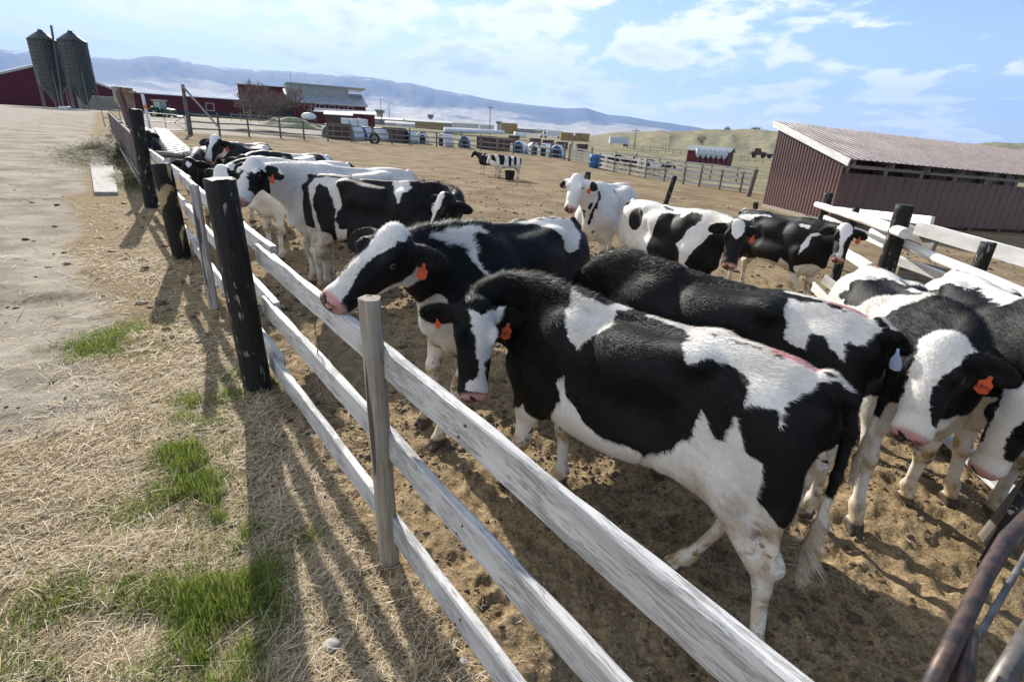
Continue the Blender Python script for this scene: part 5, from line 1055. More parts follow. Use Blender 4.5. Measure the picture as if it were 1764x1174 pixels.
# blue barrel, bucket, tyre
def lathe(name, prof, mat, n=20, **k):
    V = [(r * math.cos(2*math.pi*j/n), r * math.sin(2*math.pi*j/n), z) for r, z in prof for j in range(n)]; m = len(prof)
    f = [(i*n+j, i*n+(j+1) % n, (i+1)*n+(j+1) % n, (i+1)*n+j) for i in range(m-1) for j in range(n)] + [tuple(range(n))[::-1], tuple(range((m-1)*n, m*n))]
    return MB().add(np.array(V), f).build(name, mat, None, True, **k)
p = P2(1026, 281, 48.5); o = lathe('barrel', [(.52, 0), (.56, .04), (.56, .35), (.585, .38), (.585, .42), (.56, .45), (.56, .75), (.585, .78), (.585, .82), (.56, .85), (.55, 1.05), (.50, 1.10), (.46, 1.08), (.44, .95)], M['blue'], label='big blue plastic barrel at the start of the pale rail fence', cat='barrel'); o.location = V3(*p)
p = P2(878, 306, 26.9); o = lathe('bucket', [(.19, 0), (.20, .02), (.245, .40), (.26, .41), (.26, .43), (.235, .43), (.20, .05)], M['rubber'], 20, label='black rubber bucket on the dirt under the white calf', cat='bucket'); o.location = V3(*p)
p = P2(645, 246, 54); o = MB().tube([(.42 * math.cos(t), 0, .42 + .42 * math.sin(t)) for t in np.linspace(0, 2*math.pi, 22)], .12, 10, False).build('tyre', M['rubber'], None, True, label='black tyre leaning on the foot of the far rail fence', cat='tyre'); o.location = V3(*p)
# ---------------------------------------------------------------- corner post with brace, pipe gate
t = P2(327, 232, 40); pole_top = 3.25
o = thing('brace_post', 'tall dark post with a diagonal bleached brace board at the yard gate', 'post', (*t, Z(*t)))
pole('post', V3(*t, -.3), V3(t[0] + .05, t[1], pole_top), .13, .11, M['greypost'], o, 12, 3, .01)
plank('brace_board', V3(t[0] + .1, t[1] - .14, 3.15), V3(*P2(381, 238, 42.2), .55), .14, .05, M['palewood'], o, .004, 3)
G3 = thing('pipe_gate', 'long low grey pipe gate hung between the brace post and the far black post', 'gate', (t[0] - .3, t[1], Z(*t)))
ta = P2(322, 230, 40); tb = P2(180, 215, 37); 
for z in (.25, .75, 1.25): o = MB().tube([V3(ta[0] + (tb[0] - ta[0]) * i / 6, ta[1] + (tb[1] - ta[1]) * i / 6, z) for i in range(7)], .026, 8).build('bar', M['steel'], None, True); o.parent = G3; o.matrix_parent_inverse = G3.matrix_basis.inverted()
for s in (0, .26, .55, .8, 1):
    p = (ta[0] + (tb[0] - ta[0]) * s, ta[1] + (tb[1] - ta[1]) * s); o = MB().tube([V3(*p, .2), V3(*p, 1.3)], .022, 8).build('upright', M['steel'], None, True); o.parent = G3; o.matrix_parent_inverse = G3.matrix_basis.inverted()
m_ = (ta[0] + (tb[0] - ta[0]) * .14, ta[1] + (tb[1] - ta[1]) * .14); m2 = (ta[0] + (tb[0] - ta[0]) * .0, ta[1]); 
for h2 in (.28, 1.22): o = MB().tube([V3(*m_, .75), V3(*m2, h2)], .02, 8).build('brace', M['steel'], None, True); o.parent = G3; o.matrix_parent_inverse = G3.matrix_basis.inverted()
# ---------------------------------------------------------------- white ribbed bunk cover by the fence
c = [(-14.7, 22.5), (-13.4, 23.2), (-5.6, 11.6), (-6.9, 10.9)]
c = [gp(268, 236), gp(290, 236), gp(335, 282), gp(300, 296)]
bk = thing('feed_bunk_cover', 'long low white ribbed lid over the feed bunk inside the fence', 'feed bunk', (c[3][0], c[3][1], Z(*c[3][:2])))
h0 = .50
def lidp(u, v): 
    a = c[3] + (c[0] - c[3]) * u; b = c[2] + (c[1] - c[2]) * u; q = a + (b - a) * v; return np.array([q[0], q[1], Z(q[0], q[1]) + h0 - .06 * v])
V = []; nU = 160
for i in range(nU + 1):
    for v in (0, 1): q = lidp(i / nU, v); q[2] += .045 * (i % 8 in (1, 2, 3)); V.append(q)
o = MB().add(np.array(V), [(2*i, 2*i+1, 2*i+3, 2*i+2) for i in range(nU)]).build('lid', M['bunk'], None); o.parent = bk; o.matrix_parent_inverse = bk.matrix_basis.inverted(); q = o.modifiers.new('solid', 'SOLIDIFY'); q.thickness = .02
for v in (0, 1):
    q = plank('side_board', lidp(0, v) - np.array([0, 0, .2]), lidp(1, v) - np.array([0, 0, .2]), .3, .04, M['white'], bk, .004, 3 + v)
for u in (0, .33, .66, 1):
    for v in (0.03, .97): q = lidp(u, v); pole('leg', (q[0], q[1], q[2] - h0 - .1), (q[0], q[1], q[2] - .05), .05, .05, M['greypost'], bk, 8, 2, .003)
# ---------------------------------------------------------------- red farm buildings
def quad_building(name, label, A, B, depth, zb, hA, roof='gable', rise=1.6, wall='red', roofm='metalroof', over=.35, windows=(), plinth=0, doors=(), ridge_along=True, group=None, trims=True):
    """wall A->B faces the camera; depth goes away from it; windows: (s, z, w, h) on the near wall"""
    A = np.array(A[:2], float); B = np.array(B[:2], float); d = B - A; Ln = np.linalg.norm(d); d /= Ln; n = np.array([-d[1], d[0]]); n = n if n[1] > 0 else -n
    T = thing(name, label, 'building', (A[0], A[1], zb), 0, group)
    def Pp(s, t, z): return np.array([*(A + d * s + n * t), zb + z])
    def ad(o): o.parent = T; o.matrix_parent_inverse = T.matrix_basis.inverted(); return o
    mb = MB()
    if roof == 'gable' and ridge_along: poly = [Pp(0, 0, -.5), Pp(0, depth, -.5), Pp(0, depth, hA), Pp(0, depth/2, hA + rise), Pp(0, 0, hA)]; mb.prism(poly, [*(d * Ln), 0])
    elif roof == 'gable': poly = [Pp(0, 0, -.5), Pp(Ln, 0, -.5), Pp(Ln, 0, hA), Pp(Ln/2, 0, hA + rise), Pp(0, 0, hA)]; mb.prism(poly, [*(n * depth), 0])
    else: mb.prism([Pp(0, 0, -.5), Pp(0, depth, -.5), Pp(0, depth, hA + rise), Pp(0, 0, hA)], [*(d * Ln), 0])
    ad(mb.build('wall', M[wall]))
    t = .12; mb = MB()
    def slab(p): mb.hull([*p, *[q + np.array([0, 0, t]) for q in p]])
    if roof == 'gable' and ridge_along:
        k = rise / (depth / 2); slab([Pp(-over, -over, hA - k*over + .03), Pp(Ln+over, -over, hA - k*over + .03), Pp(Ln+over, depth/2, hA+rise + .03), Pp(-over, depth/2, hA+rise + .03)]); ad(mb.build('roof', M[roofm])); mb = MB(); slab([Pp(-over, depth/2 + .01, hA+rise + .03), Pp(Ln+over, depth/2 + .01, hA+rise + .03), Pp(Ln+over, depth+over, hA-k*over + .03), Pp(-over, depth+over, hA-k*over + .03)]); ad(mb.build('roof', M[roofm]))
        if trims: ad(MB().hull([Pp(-over, -over-.05, hA-k*over-.20), Pp(Ln+over, -over-.05, hA-k*over-.20), Pp(Ln+over, -over-.01, hA-k*over-.20), Pp(-over, -over-.01, hA-k*over-.20), Pp(-over, -over-.05, hA-k*over+.1), Pp(Ln+over, -over-.05, hA-k*over+.1), Pp(Ln+over, -over-.01, hA-k*over+.1), Pp(-over, -over-.01, hA-k*over+.1)]).build('fascia', M['trim']))
    elif roof == 'gable':
        k = rise / (Ln / 2); slab([Pp(-over, -over, hA-k*over + .03), Pp(Ln/2, -over, hA+rise + .03), Pp(Ln/2, depth+over, hA+rise + .03), Pp(-over, depth+over, hA-k*over + .03)]); ad(mb.build('roof', M[roofm])); mb = MB(); slab([Pp(Ln/2 + .01, -over, hA+rise + .03), Pp(Ln+over, -over, hA-k*over + .03), Pp(Ln+over, depth+over, hA-k*over + .03), Pp(Ln/2 + .01, depth+over, hA+rise + .03)]); ad(mb.build('roof', M[roofm]))
        if trims:
            for (s0, z0, s1, z1) in ((-over, hA-k*over, Ln/2, hA+rise), (Ln/2, hA+rise, Ln+over, hA-k*over)):
                ad(MB().prism([Pp(s0, -over-.06, z0-.28), Pp(s1, -over-.06, z1-.28), Pp(s1, -over-.06, z1+.16), Pp(s0, -over-.06, z0+.16)], [*(n*.05), 0]).build('fascia', M['trim']))
    else: slab([Pp(-over, -over, hA - .02), Pp(Ln+over, -over, hA - .02), Pp(Ln+over, depth+over, hA+rise + .05), Pp(-over, depth+over, hA+rise + .05)]); ad(mb.build('roof', M[roofm]))
    for s, z, w, h in windows:
        f = MB(); e = .12
        for (a0, a1, b0, b1) in ((s, s+w, z, z+e), (s, s+w, z+h-e, z+h), (s, s+e, z+e, z+h-e), (s+w-e, s+w, z+e, z+h-e)): f.hull([Pp(a0, -.06, b0), Pp(a1, -.06, b0), Pp(a1, .01, b0), Pp(a0, .01, b0), Pp(a0, -.06, b1), Pp(a1, -.06, b1), Pp(a1, .01, b1), Pp(a0, .01, b1)])
        W_ = ad(f.build('window', M['trim'])); g_ = MB().hull([Pp(s+e, -.02, z+e), Pp(s+w-e, -.02, z+e), Pp(s+w-e, .02, z+e), Pp(s+e, .02, z+e), Pp(s+e, -.02, z+h-e), Pp(s+w-e, -.02, z+h-e), Pp(s+w-e, .02, z+h-e), Pp(s+e, .02, z+h-e)]).build('pane', M['glass']); g_.parent = W_; g_.matrix_parent_inverse = T.matrix_basis.inverted()
    if plinth: ad(MB().hull([Pp(-.04, -.04, -.5), Pp(Ln+.04, -.04, -.5), Pp(Ln+.04, .02, -.5), Pp(-.04, .02, -.5), Pp(-.04, -.04, plinth), Pp(Ln+.04, -.04, plinth), Pp(Ln+.04, .02, plinth), Pp(-.04, .02, plinth)]).build('plinth', M['navy']))
    for s, w, h, m_ in doors:
        e = .22; f = MB()
        for (a0, a1, b0, b1) in ((s-e, s, 0, h+e), (s+w, s+w+e, 0, h+e), (s, s+w, h, h+e)): f.hull([Pp(a0, -.07, b0), Pp(a1, -.07, b0), Pp(a1, .01, b0), Pp(a0, .01, b0), Pp(a0, -.07, b1), Pp(a1, -.07, b1), Pp(a1, .01, b1), Pp(a0, .01, b1)])
        D_ = ad(f.build('door_frame', M['trim'])); ad(MB().hull([Pp(s, -.03, -.3), Pp(s+w, -.03, -.3), Pp(s+w, .01, -.3), Pp(s, .01, -.3), Pp(s, -.03, h), Pp(s+w, -.03, h), Pp(s+w, .01, h), Pp(s, .01, h)]).build('door', M[m_]))
    T['top'] = 1; del T['top']
    return T, Pp
# low long barn
a = at(236, 198, 103); b = at(432, 205, 113)
quad_building('long_barn', 'long low dark red barn with two small windows behind the tractor', a, b, 12, (a[2]+b[2])/2 , 3.45, 'shed', -.4, windows=((11.2, 1.2, 1.4, 1.4), (17.6, 1.2, 1.4, 1.4)), plinth=1.0)
# gabled barn at the left with the silos in front
a = at(-90, 180, 108); b = at(246, 198, 132); 
T_, Pq = quad_building('gable_barn', 'wide dark red barn with a tan garage door behind the twin silos', a, b, 22, a[2] + .1, 3.1, 'gable', 5.6, ridge_along=False, doors=((20.5, 10.0, 3.0, 'tan'),))
# tall barn block and the main barn
a = at(416, 204, 116); b = at(505, 208, 119)
quad_building('tall_barn', 'tall plain dark red barn block behind the bare trees', a, b, 9, a[2], 6.3, 'shed', .2, roofm='greyroof')
a = at(500, 206, 112); b = at(631, 212, 119)
T_, Pm = quad_building('main_barn', 'big red barn with metal roof, roof monitor and a row of white windows', a, b, 10, a[2], 3.5, 'gable', 2.0, windows=((5.6, 1.7, 1.2, 1.4), (7.5, 1.7, 1.2, 1.4), (9.3, 1.7, 1.2, 1.4), (11.1, 1.7, 1.2, 1.4), (4.0, 1.6, 1.0, 1.7)), plinth=0)
mb = MB().prism([Pm(.2, 2.6, 4.4), Pm(.2, 7.4, 4.4), Pm(.2, 7.4, 6.2), Pm(.2, 2.6, 6.6)], [*((b-a)[:2] * .80), 0]); o = mb.build('monitor', M['greyroof'], None); o.parent = T_; o.matrix_parent_inverse = T_.matrix_basis.inverted()
mb = MB().hull([Pm(.0, 2.2, 6.62), Pm(15.5, 2.2, 6.62), Pm(15.5, 7.8, 6.22), Pm(.0, 7.8, 6.22), Pm(.0, 2.2, 6.8), Pm(15.5, 2.2, 6.8), Pm(15.5, 7.8, 6.4), Pm(.0, 7.8, 6.4)]); o = mb.build('monitor_roof', M['metalroof'], None); o.parent = T_; o.matrix_parent_inverse = T_.matrix_basis.inverted()
a = at(545, 210, 107); b = at(646, 214, 110)
quad_building('lean_to', 'low lean-to wing with a white roof edge along the big red barn', a, b, 3.5, a[2], 1.75, 'shed', .6, windows=((7.3, .5, .7, .7),), wall='red', roofm='trim')
a = at(562, 214, 96); b = at(605, 216, 97); quad_building('open_shelter', 'small white-roofed shelter standing in front of the big red barn', a, b, 2.6, a[2], 1.5, 'shed', .5, wall='brown', roofm='trim')
a = at(480, 208, 100); b = at(500, 209, 101); quad_building('pump_house', 'tiny dark-roofed hut in front of the tall red block', a, b, 1.6, a[2], 1.1, 'gable', .8, wall='trim', roofm='navy', trims=False)
# ---------------------------------------------------------------- silos with hopper bottoms
def silo(x, y, Y, r, label):
    b = at(x, y, Y); T = thing('grain_silo', label, 'silo', tuple(b), 0, 'twin silos by the red barn')
    def ad(o): o.parent = T; return o
    H1, H2, H3 = 3.9, 10.2, 11.5; prof = [(.25, .75)] + [(.25 + (r - .25) * t, .75 + (H1 - .75) * t) for t in (.25, .5, .75, 1)]
    z = H1
    while z < H2: prof += [(r, z), (r + .035, z + .05), (r + .035, z + .10), (r, z + .15)]; z += .55
    ad(lathe('shell', prof + [(r, H2)], M['galv'], 28)); ad(lathe('roof_cone', [(r + .10, H2 - .02), (r + .02, H2 + .06), (r * .55, H2 + .80), (.35, H3), (.35, H3 + .22), (.1, H3 + .3)], M['galv'], 28))
    for k in range(6):
        a = k * math.pi / 3 + .3; ad(MB().tube([(r * 1.02 * math.cos(a), r * 1.02 * math.sin(a), -.3), (r * 1.02 * math.cos(a), r * 1.02 * math.sin(a), H1 + 1.8)], .075, 6).build('leg', M['steel']))
    mb = MB()
    for q in (-.2, .2): mb.tube([(q, -r - .14, .8), (q, -r - .14, H2)], .025, 5)
    for k in range(23): mb.tube([(-.2, -r - .14, .9 + k * .4), (.2, -r - .14, .9 + k * .4)], .018, 5)
    l_ = ad(mb.build('ladder', M['steel'])); l_.rotation_euler = (0, 0, .5); return T
silo(101, 187, 97, 2.0, 'left one of the twin grey hopper-bottom silos'); silo(150, 189, 97, 2.0, 'right one of the twin grey hopper-bottom silos')
el = thing('grain_elevator', 'slim pale elevator leg with a white boot standing between the twin silos', 'elevator', tuple(at(112, 188, 95)))
e0_, e1_ = at(110, 186, 95), at(88, 44, 97); mb = MB().tube([e0_, e1_], .17, 6); o = mb.build('leg_casing', M['galv2'], None); o.parent = el; o.matrix_parent_inverse = el.matrix_basis.inverted()
pz = at(103, 188, 92); o = MB().box((pz[0] - .2, pz[1], pz[2] - .3), (pz[0] + 1.3, pz[1] + .8, pz[2] + .45)).build('boot', M['whitep'], None, bevel=.05); o.parent = el; o.matrix_parent_inverse = el.matrix_basis.inverted()
for k in range(5):
    a_ = at(112 + k * 8, 188, 95); o = MB().tube([a_, a_ + np.array([-.15 + .2 * (k % 2), 0, 2.6 + .5 * (k % 3)])], .05, 5).build('strut', M['steel'], None); o.parent = el; o.matrix_parent_inverse = el.matrix_basis.inverted()
# ---------------------------------------------------------------- rusty bins on a post, lamp pole beside the feeding barrier
b = at(228, 228, 21); T = thing('bin_stand', 'rusty post carrying two battered metal bins at the end of the feeding barrier', 'post', tuple(b))
def adT(o, T=T): o.parent = T; o.matrix_parent_inverse = T.matrix_basis.inverted(); return o
adT(MB().tube([b + np.array([0, 0, -.3]), at(205, 158, 21.3)], [.10, .12], 8).build('post', M['rust']))
for (x, y, m_) in ((209, 170, 'whitep2'), (226, 172, 'rustbin')):
    p = at(x, y + 18, 21.4); mm = lathe('bin', [(.05, 0), (.06, .10), (.16, .28), (.17, .72), (.185, .73), (.18, .76), (.13, .76)], M[m_], 14); mm.location = p; adT(mm)
adT(plank('cross_bar', at(200, 157, 21.3), at(234, 159, 21.3), .07, .06, M['greywood'], None, .003, 2))
b = at(256, 196, 24); T2 = thing('lamp_pole', 'leaning white pole with a small orange reflector behind the far black post', 'pole', tuple(b))
o = MB().tube([b + np.array([0, 0, -1.5]), at(245, 162, 24)], .055, 8).build('pole', M['whitep'], None, True); o.parent = T2; o.matrix_parent_inverse = T2.matrix_basis.inverted()
o = MB().ball(at(250, 184, 23.9), (.07, .05, .09)).build('reflector', M['lamp'], None, True); o.parent = T2; o.matrix_parent_inverse = T2.matrix_basis.inverted()
# ---------------------------------------------------------------- tractor
b = at(285, 206, 80); T = thing('tractor', 'small dark green farm tractor with a pale cab roof parked before the long red barn', 'tractor', (b[0], b[1], b[2]), math.radians(-12))
def adl(o, T=T): o.parent = T; return o
def wheel(x, y, r, w):
    o = MB().tube([((r - .16) * math.cos(t), 0, (r - .16) * math.sin(t)) for t in np.linspace(0, 2*math.pi, 24)], .16, 8, False).build('wheel', M['rubber'], None, True); o.scale = (1, w / .3, 1); o.location = (x, y, r); adl(o)
    h = lathe('rim', [(r * .12, -.05), (r * .6, -.06), (r * .62, 0), (r * .6, .06), (r * .12, .05)], M['rimy'], 16); h.rotation_euler = (math.pi/2, 0, 0); h.parent = o
for y in (-.75, .75): wheel(-.9, y, .72, .42); wheel(1.15, y, .48, .28)
adl(MB().prism([(.15, -.38, .75), (1.75, -.38, .75), (1.78, -.38, 1.25), (1.6, -.38, 1.38), (.15, -.38, 1.5)], (0, .76, 0)).build('hood', M['green'], bevel=.03)); adl(MB().box((-1.3, -.45, .5), (1.5, .45, .85)).build('chassis', M['green']))
mb = MB()
for x in (-1.15, .1):
    for y in (-.55, .5): mb.box((x, y, .9), (x + .07, y + .05, 2.35))
mb.box((-1.15, -.55, .85), (.15, .55, 1.25)); adl(mb.build('cab', M['green'])); adl(MB().box((-1.25, -.65, 2.35), (.25, .65, 2.5)).build('cab_roof', M['tan'], bevel=.04)); adl(MB().box((-1.08, -.5, 1.27), (.08, .5, 2.33)).build('cab_glass', M['cabglass']))
for y in (-.75, .75): adl(MB().prism([(-1.7, y - .2, 1.3), (-1.2, y - .2, 1.6), (-.4, y - .2, 1.55), (-.15, y - .2, 1.0), (-.3, y - .2, 1.0), (-.5, y - .2, 1.45), (-1.2, y - .2, 1.5), (-1.6, y - .2, 1.2)], (0, .4, 0)).build('fender', M['green']))
for y in (-.42, .42): adl(MB().tube([(.2, y, 1.4), (1.3, y, 1.25), (2.3, y, .45)], .05, 6).build('loader_arm', M['steel']))
adl(MB().prism([(2.2, -.8, .15), (2.7, -.8, .1), (2.35, -.8, .55), (2.2, -.8, .6)], (0, 1.6, 0)).build('bucket', M['steel'])); adl(MB().tube([(1.0, .1, 1.4), (1.0, .1, 2.0)], .04, 6).build('exhaust', M['steel']))
# ---------------------------------------------------------------- calf hutches
def hutch(i, x, y, Y, kind, face, label, s=1.):
    p = at(x, y, Y); p[2] = Z(p[0], p[1]); T = thing('calf_hutch', label, 'hutch', tuple(p), face, 'calf hutches beyond the far fence')
    n = 18; prof = []
    for k in range(n + 1): a = math.pi * k / n; prof.append((1.0 * math.cos(a) * (.62 + .0 * k), 1.25 * math.sin(a) ** .8))
    if kind == 'dome':
        V = []; st = [(-.75, .80), (-.60, .97), (0, 1.0), (.6, 1.0), (.75, .96)]
        for y_, sc in st: V += [(px_ * sc * 1.1, y_, pz_ * sc) for px_, pz_ in prof]
        m = n + 1; f = [(i_*m+j, i_*m+j+1, (i_+1)*m+j+1, (i_+1)*m+j) for i_ in range(len(st)-1) for j in range(n)] + [tuple(range(m))]
        o = MB().add(np.array(V), f).build('shell', M['whitep'], T, True); q = o.modifiers.new('s', 'SOLIDIFY'); q.thickness = .05
        ring = [(px_ * .75, .79, pz_ * .8) for px_, pz_ in prof]; MB().prism([(a * 1.4, .70, b * 1.12) for a, _, b in [(r[0], 0, r[2]) for r in ring]], (0, .05, 0)).build('front', M['blue'] if i % 3 == 0 else M['whitep'], T); MB().prism([(-.32, .74, .02), (.32, .74, .02), (.32, .74, .75), (0, .74, .95), (-.32, .74, .75)], (0, .03, 0)).build('opening_shade', M['rubber'], T)  # flat dark sheet on the front stands in for the shaded doorway
    else:
        MB().prism([(-1.1, -.8, .05), (-1.1, .8, .05), (-1.1, .8, 1.15), (-1.1, -.8, 1.35)], (2.2, 0, 0)).build('box', M['brown'], T); MB().hull([(-1.2, -.9, 1.37), (1.2, -.9, 1.37), (1.2, .9, 1.17), (-1.2, .9, 1.17), (-1.2, -.9, 1.43), (1.2, -.9, 1.43), (1.2, .9, 1.23), (-1.2, .9, 1.23)]).build('lid', M['greywood'], T)
        for q in (-.5, .35): MB().box((q, -.83, .3), (q + .06, -.80, 1.2)).build('batten', M['greywood'], T)
    T.scale = (s, s, s); return T
HT = [(566,236,58,'dome',.3,'lone white hutch left of the first brown box hutch'),(586,234,57,'box',.1,'brown box hutch leftmost in the row beyond the fence'),(612,238,58,'dome',2.6,'white hutch just right of the leftmost brown box hutch'),(632,239,60,'dome',2.8,'white hutch behind the black tyre at the far fence'),(655,240,61,'dome',2.4,'white hutch left of the middle brown box hutch'),(681,240,62,'box',.0,'middle brown box hutch beyond the far fence'),
      (706,243,63,'dome',2.7,'blue-fronted hutch under the long hay stack'),(728,246,64,'dome',3.3,'white hutch right of the blue-fronted one under the hay'),(768,250,63,'dome',2.5,'wide white hutch with blue sides alone mid fence'),(800,253,64,'dome',3.2,'small white hutch before the wrapped bales'),(838,256,66,'box',.0,'long brown box hutch right of mid fence'),(862,258,66,'box',.05,'brown box hutch touching the long one from the right'),
      (896,262,64,'dome',2.8,'white hutch right of the brown box hutches'),(918,264,64,'dome',3.3,'white hutch second right of the brown box hutches'),(941,267,62,'dome',2.6,'blue-fronted hutch close left of the plank gate'),(960,269,61,'dome',2.9,'white hutch nearest to the plank gate')]
for i, h_ in enumerate(HT): hutch(i, *h_[:5], h_[5], 1.0)
for (x, y, Y, lb) in ((885,243,110,'small red-brown hutch leftmost on the green field'),(922,243,112,'small red-brown hutch second on the green field'),(944,246,112,'small red-brown hutch right of the parked truck'),(968,247,110,'small pale-sided hutch below the right hay stack'),(1003,246,112,'small red-brown hutch right of the right hay stack')):
    hutch(1, x, y, Y, 'box', .1, lb, .95)
# ---------------------------------------------------------------- hay stacks, wrapped row, trailers
def stack(x, y, Y, nx, nz, w, h, d, label, gap=0):
    p = at(x, y, Y); T = thing('hay_stack', label, 'hay', tuple(p), 0, 'stacks of square hay bales on the flat')
    for i in range(nx):
        mb = MB()
        for k in range(nz - (1 if (gap and i == gap) else 0)):
            for j in range(2):
                c_ = rng.normal(0, .04, 3); mb.box((i*w + .03 + c_[0], j*d + c_[1], k*h + .01), (i*w + w - .03 + c_[0], j*d + d - .05 + c_[1], k*h + h - .03))
        mb.build('bale_column', M['hay'], T, bevel=.04)
    return T
stack(700, 221, 220, 11, 3, 1.25, .85, 2.2, 'long golden hay stack behind the blue-fronted hutches', 0)
stack(862, 230, 215, 5, 4, 1.25, .95, 2.2, 'square brown hay stack right of the tall utility pole')
stack(965, 242, 205, 8, 3, 1.3, .95, 2.2, 'brown hay stack right of the parked truck', 3)
p0, p1 = at(765, 228, 150), at(868, 231, 160); n_ = 60; pts = [p0 + (p1 - p0) * i / n_ + np.array([0, 0, .40]) for i in range(n_ + 1)]; MB().tube(pts, [.55 + .06 * math.sin(i * 2.1) for i in range(n_ + 1)], 12).build('wrapped_bale_row', M['silage'], None, True, label='long white row of plastic-wrapped bales behind the hutches', cat='bales')
p0, p1 = at(886, 236, 130), at(905, 238, 131); pts = [p0 + (p1 - p0) * i / 12 + np.array([0, 0, .5]) for i in range(13)]; MB().tube(pts, [.6 + .06 * math.sin(i * 2.1) for i in range(13)], 10).build('wrapped_bale_row', M['silage'], None, True, label='short white wrapped bale row left of the parked truck', cat='bales')
def trailer(x, y, Y, L_, h_, label, mat='trail', rz=.12, cab=False):
    p = at(x, y, Y); T = thing('truck' if cab else 'box_trailer', label, 'truck' if cab else 'trailer', tuple(p), rz)
    mb = MB().box((0, 0, 1.0), (L_, 2.4, 1.0 + h_)); mb.build('box', M[mat], T, bevel=.05)
    for k in range(int(L_ / .8)): MB().box((.3 + k * .8, -.04, 1.05), (.36 + k * .8, 0, .95 + h_)).build('side_rib', M['grey'], T)
    for x_ in (L_ - .9, L_ - 2.0): o = lathe('wheel', [(.1, -.12), (.5, -.12), (.5, .12), (.1, .12)], M['rubber'], 16); o.rotation_euler = (math.pi/2, 0, 0); o.location = (x_, .1, .5); o.parent = T
    if cab:
        MB().prism([(-3.4, .1, .6), (-.3, .1, .6), (-.3, .1, 3.0), (-1.5, .1, 3.0), (-2.0, .1, 1.9), (-3.3, .1, 1.7)], (0, 2.2, 0)).build('cab', M['whitep'], T); MB().box((-1.75, .06, 1.9), (-.6, .09, 2.7)).build('side_window', M['glass'], T)
        for x_ in (-2.7, -.6): o = lathe('wheel', [(.1, -.12), (.5, -.12), (.5, .12), (.1, .12)], M['rubber'], 16); o.rotation_euler = (math.pi/2, 0, 0); o.location = (x_, .1, .5); o.parent = T
    else: MB().box((.8, .3, 0), (1.0, .5, 1.0)).build('landing_leg', M['steel'], T)
    return T
trailer(1050, 251, 250, 8.6, 2.6, 'pale blue box trailer standing alone on the flat right of the gate arch'); trailer(942, 238, 270, 7.5, 2.5, 'white truck with a long box body parked left of the right hay stack', 'whitep', .05, True)
# red feed shed with white bins
a = at(1182, 277, 108); b = at(1252, 282, 104)
T_, Pf = quad_building('feed_shed', 'small red feed shed with a row of white hopper bins along its front', a, b, 4, a[2], 2.0, 'gable', .7, roofm='greyroof', trims=False)
for k in range(6):
    c_ = Pf(2.0 + k * .95, -1.0, 0); o = MB().hull([c_ + np.array(q) for q in ((.32, .2, .75), (.6, .2, .75), (.6, .6, .75), (.32, .6, .75), (0, 0, 1.5), (.9, 0, 1.5), (.9, .9, 1.5), (0, .9, 1.5))]).add(np.array([c_ + np.array(q) for q in ((0, 0, 1.5), (.9, 0, 1.5), (.9, .9, 1.5), (0, .9, 1.5), (0, 0, 2.35), (.9, 0, 2.35), (.9, .9, 2.35), (0, .9, 2.35))]), [(3,2,1,0),(4,5,6,7),(0,1,5,4),(1,2,6,5),(2,3,7,6),(3,0,4,7)]).build('hopper_bin', M['trail'], None); o.parent = T_; o.matrix_parent_inverse = T_.matrix_basis.inverted()
    o = MB().tube([c_ + np.array([.45, .1, -.1]), c_ + np.array([.45, .1, 1.0])], .05, 5).build('bin_leg', M['steel'], None); o.parent = T_; o.matrix_parent_inverse = T_.matrix_basis.inverted()
b = at(1303, 272, 125); T = thing('farm_vehicle', 'dark old farm vehicle parked on the dirt just left of the maroon shed roof', 'vehicle', tuple(b))
MB().prism([(-1.6, -.8, .6), (1.6, -.8, .6), (1.6, -.8, 1.2), (.5, -.8, 1.35), (.3, -.8, 2.0), (-.9, -.8, 2.0), (-1.1, -.8, 1.3), (-1.6, -.8, 1.2)], (0, 1.6, 0)).build('body', M['brown'], T); MB().box((1.6, -.9, .5), (5.2, .9, 1.0)).build('wagon_bed', M['rust'], T)
for x_ in (-1.0, 1.0, 2.4, 4.4): o = lathe('wheel', [(.1, -.12), (.45, -.12), (.45, .12), (.1, .12)], M['rubber'], 14); o.rotation_euler = (math.pi/2, 0, 0); o.location = (x_, -.85, .45); o.parent = T
# round white tank by the red barn
b = at(533, 214, 92); T = thing('tank_trailer', 'round white tank on a small red trailer in front of the big red barn', 'tank', tuple(b), .3)
MB().ball((0, 0, 1.12), (1.15, .66, .62), 20, 14).build('tank', M['whitep'], T, True); MB().box((-1.3, -.6, .45), (1.3, .6, .62)).build('frame', M['red'], T)
for x_ in (-.4, .4): o = lathe('wheel', [(.1, -.1), (.34, -.1), (.34, .1), (.1, .1)], M['rubber'], 14); o.rotation_euler = (math.pi/2, 0, 0); o.location = (x_, -.66, .34); o.parent = T
MB().tube([(.2, 0, 2.0), (.2, 0, 2.2)], .2, 12).build('hatch', M['steel'], T)
b = at(588, 222, 76); T = thing('water_tank', 'pale boxy water tanks in front of the white-roofed shelter', 'tank', tuple(b)); 
for k in range(3): MB().box((k * 1.15, 0, .2), (k * 1.15 + 1.05, 1.0, 1.35)).build('cube', M['trail'], T, bevel=.08)
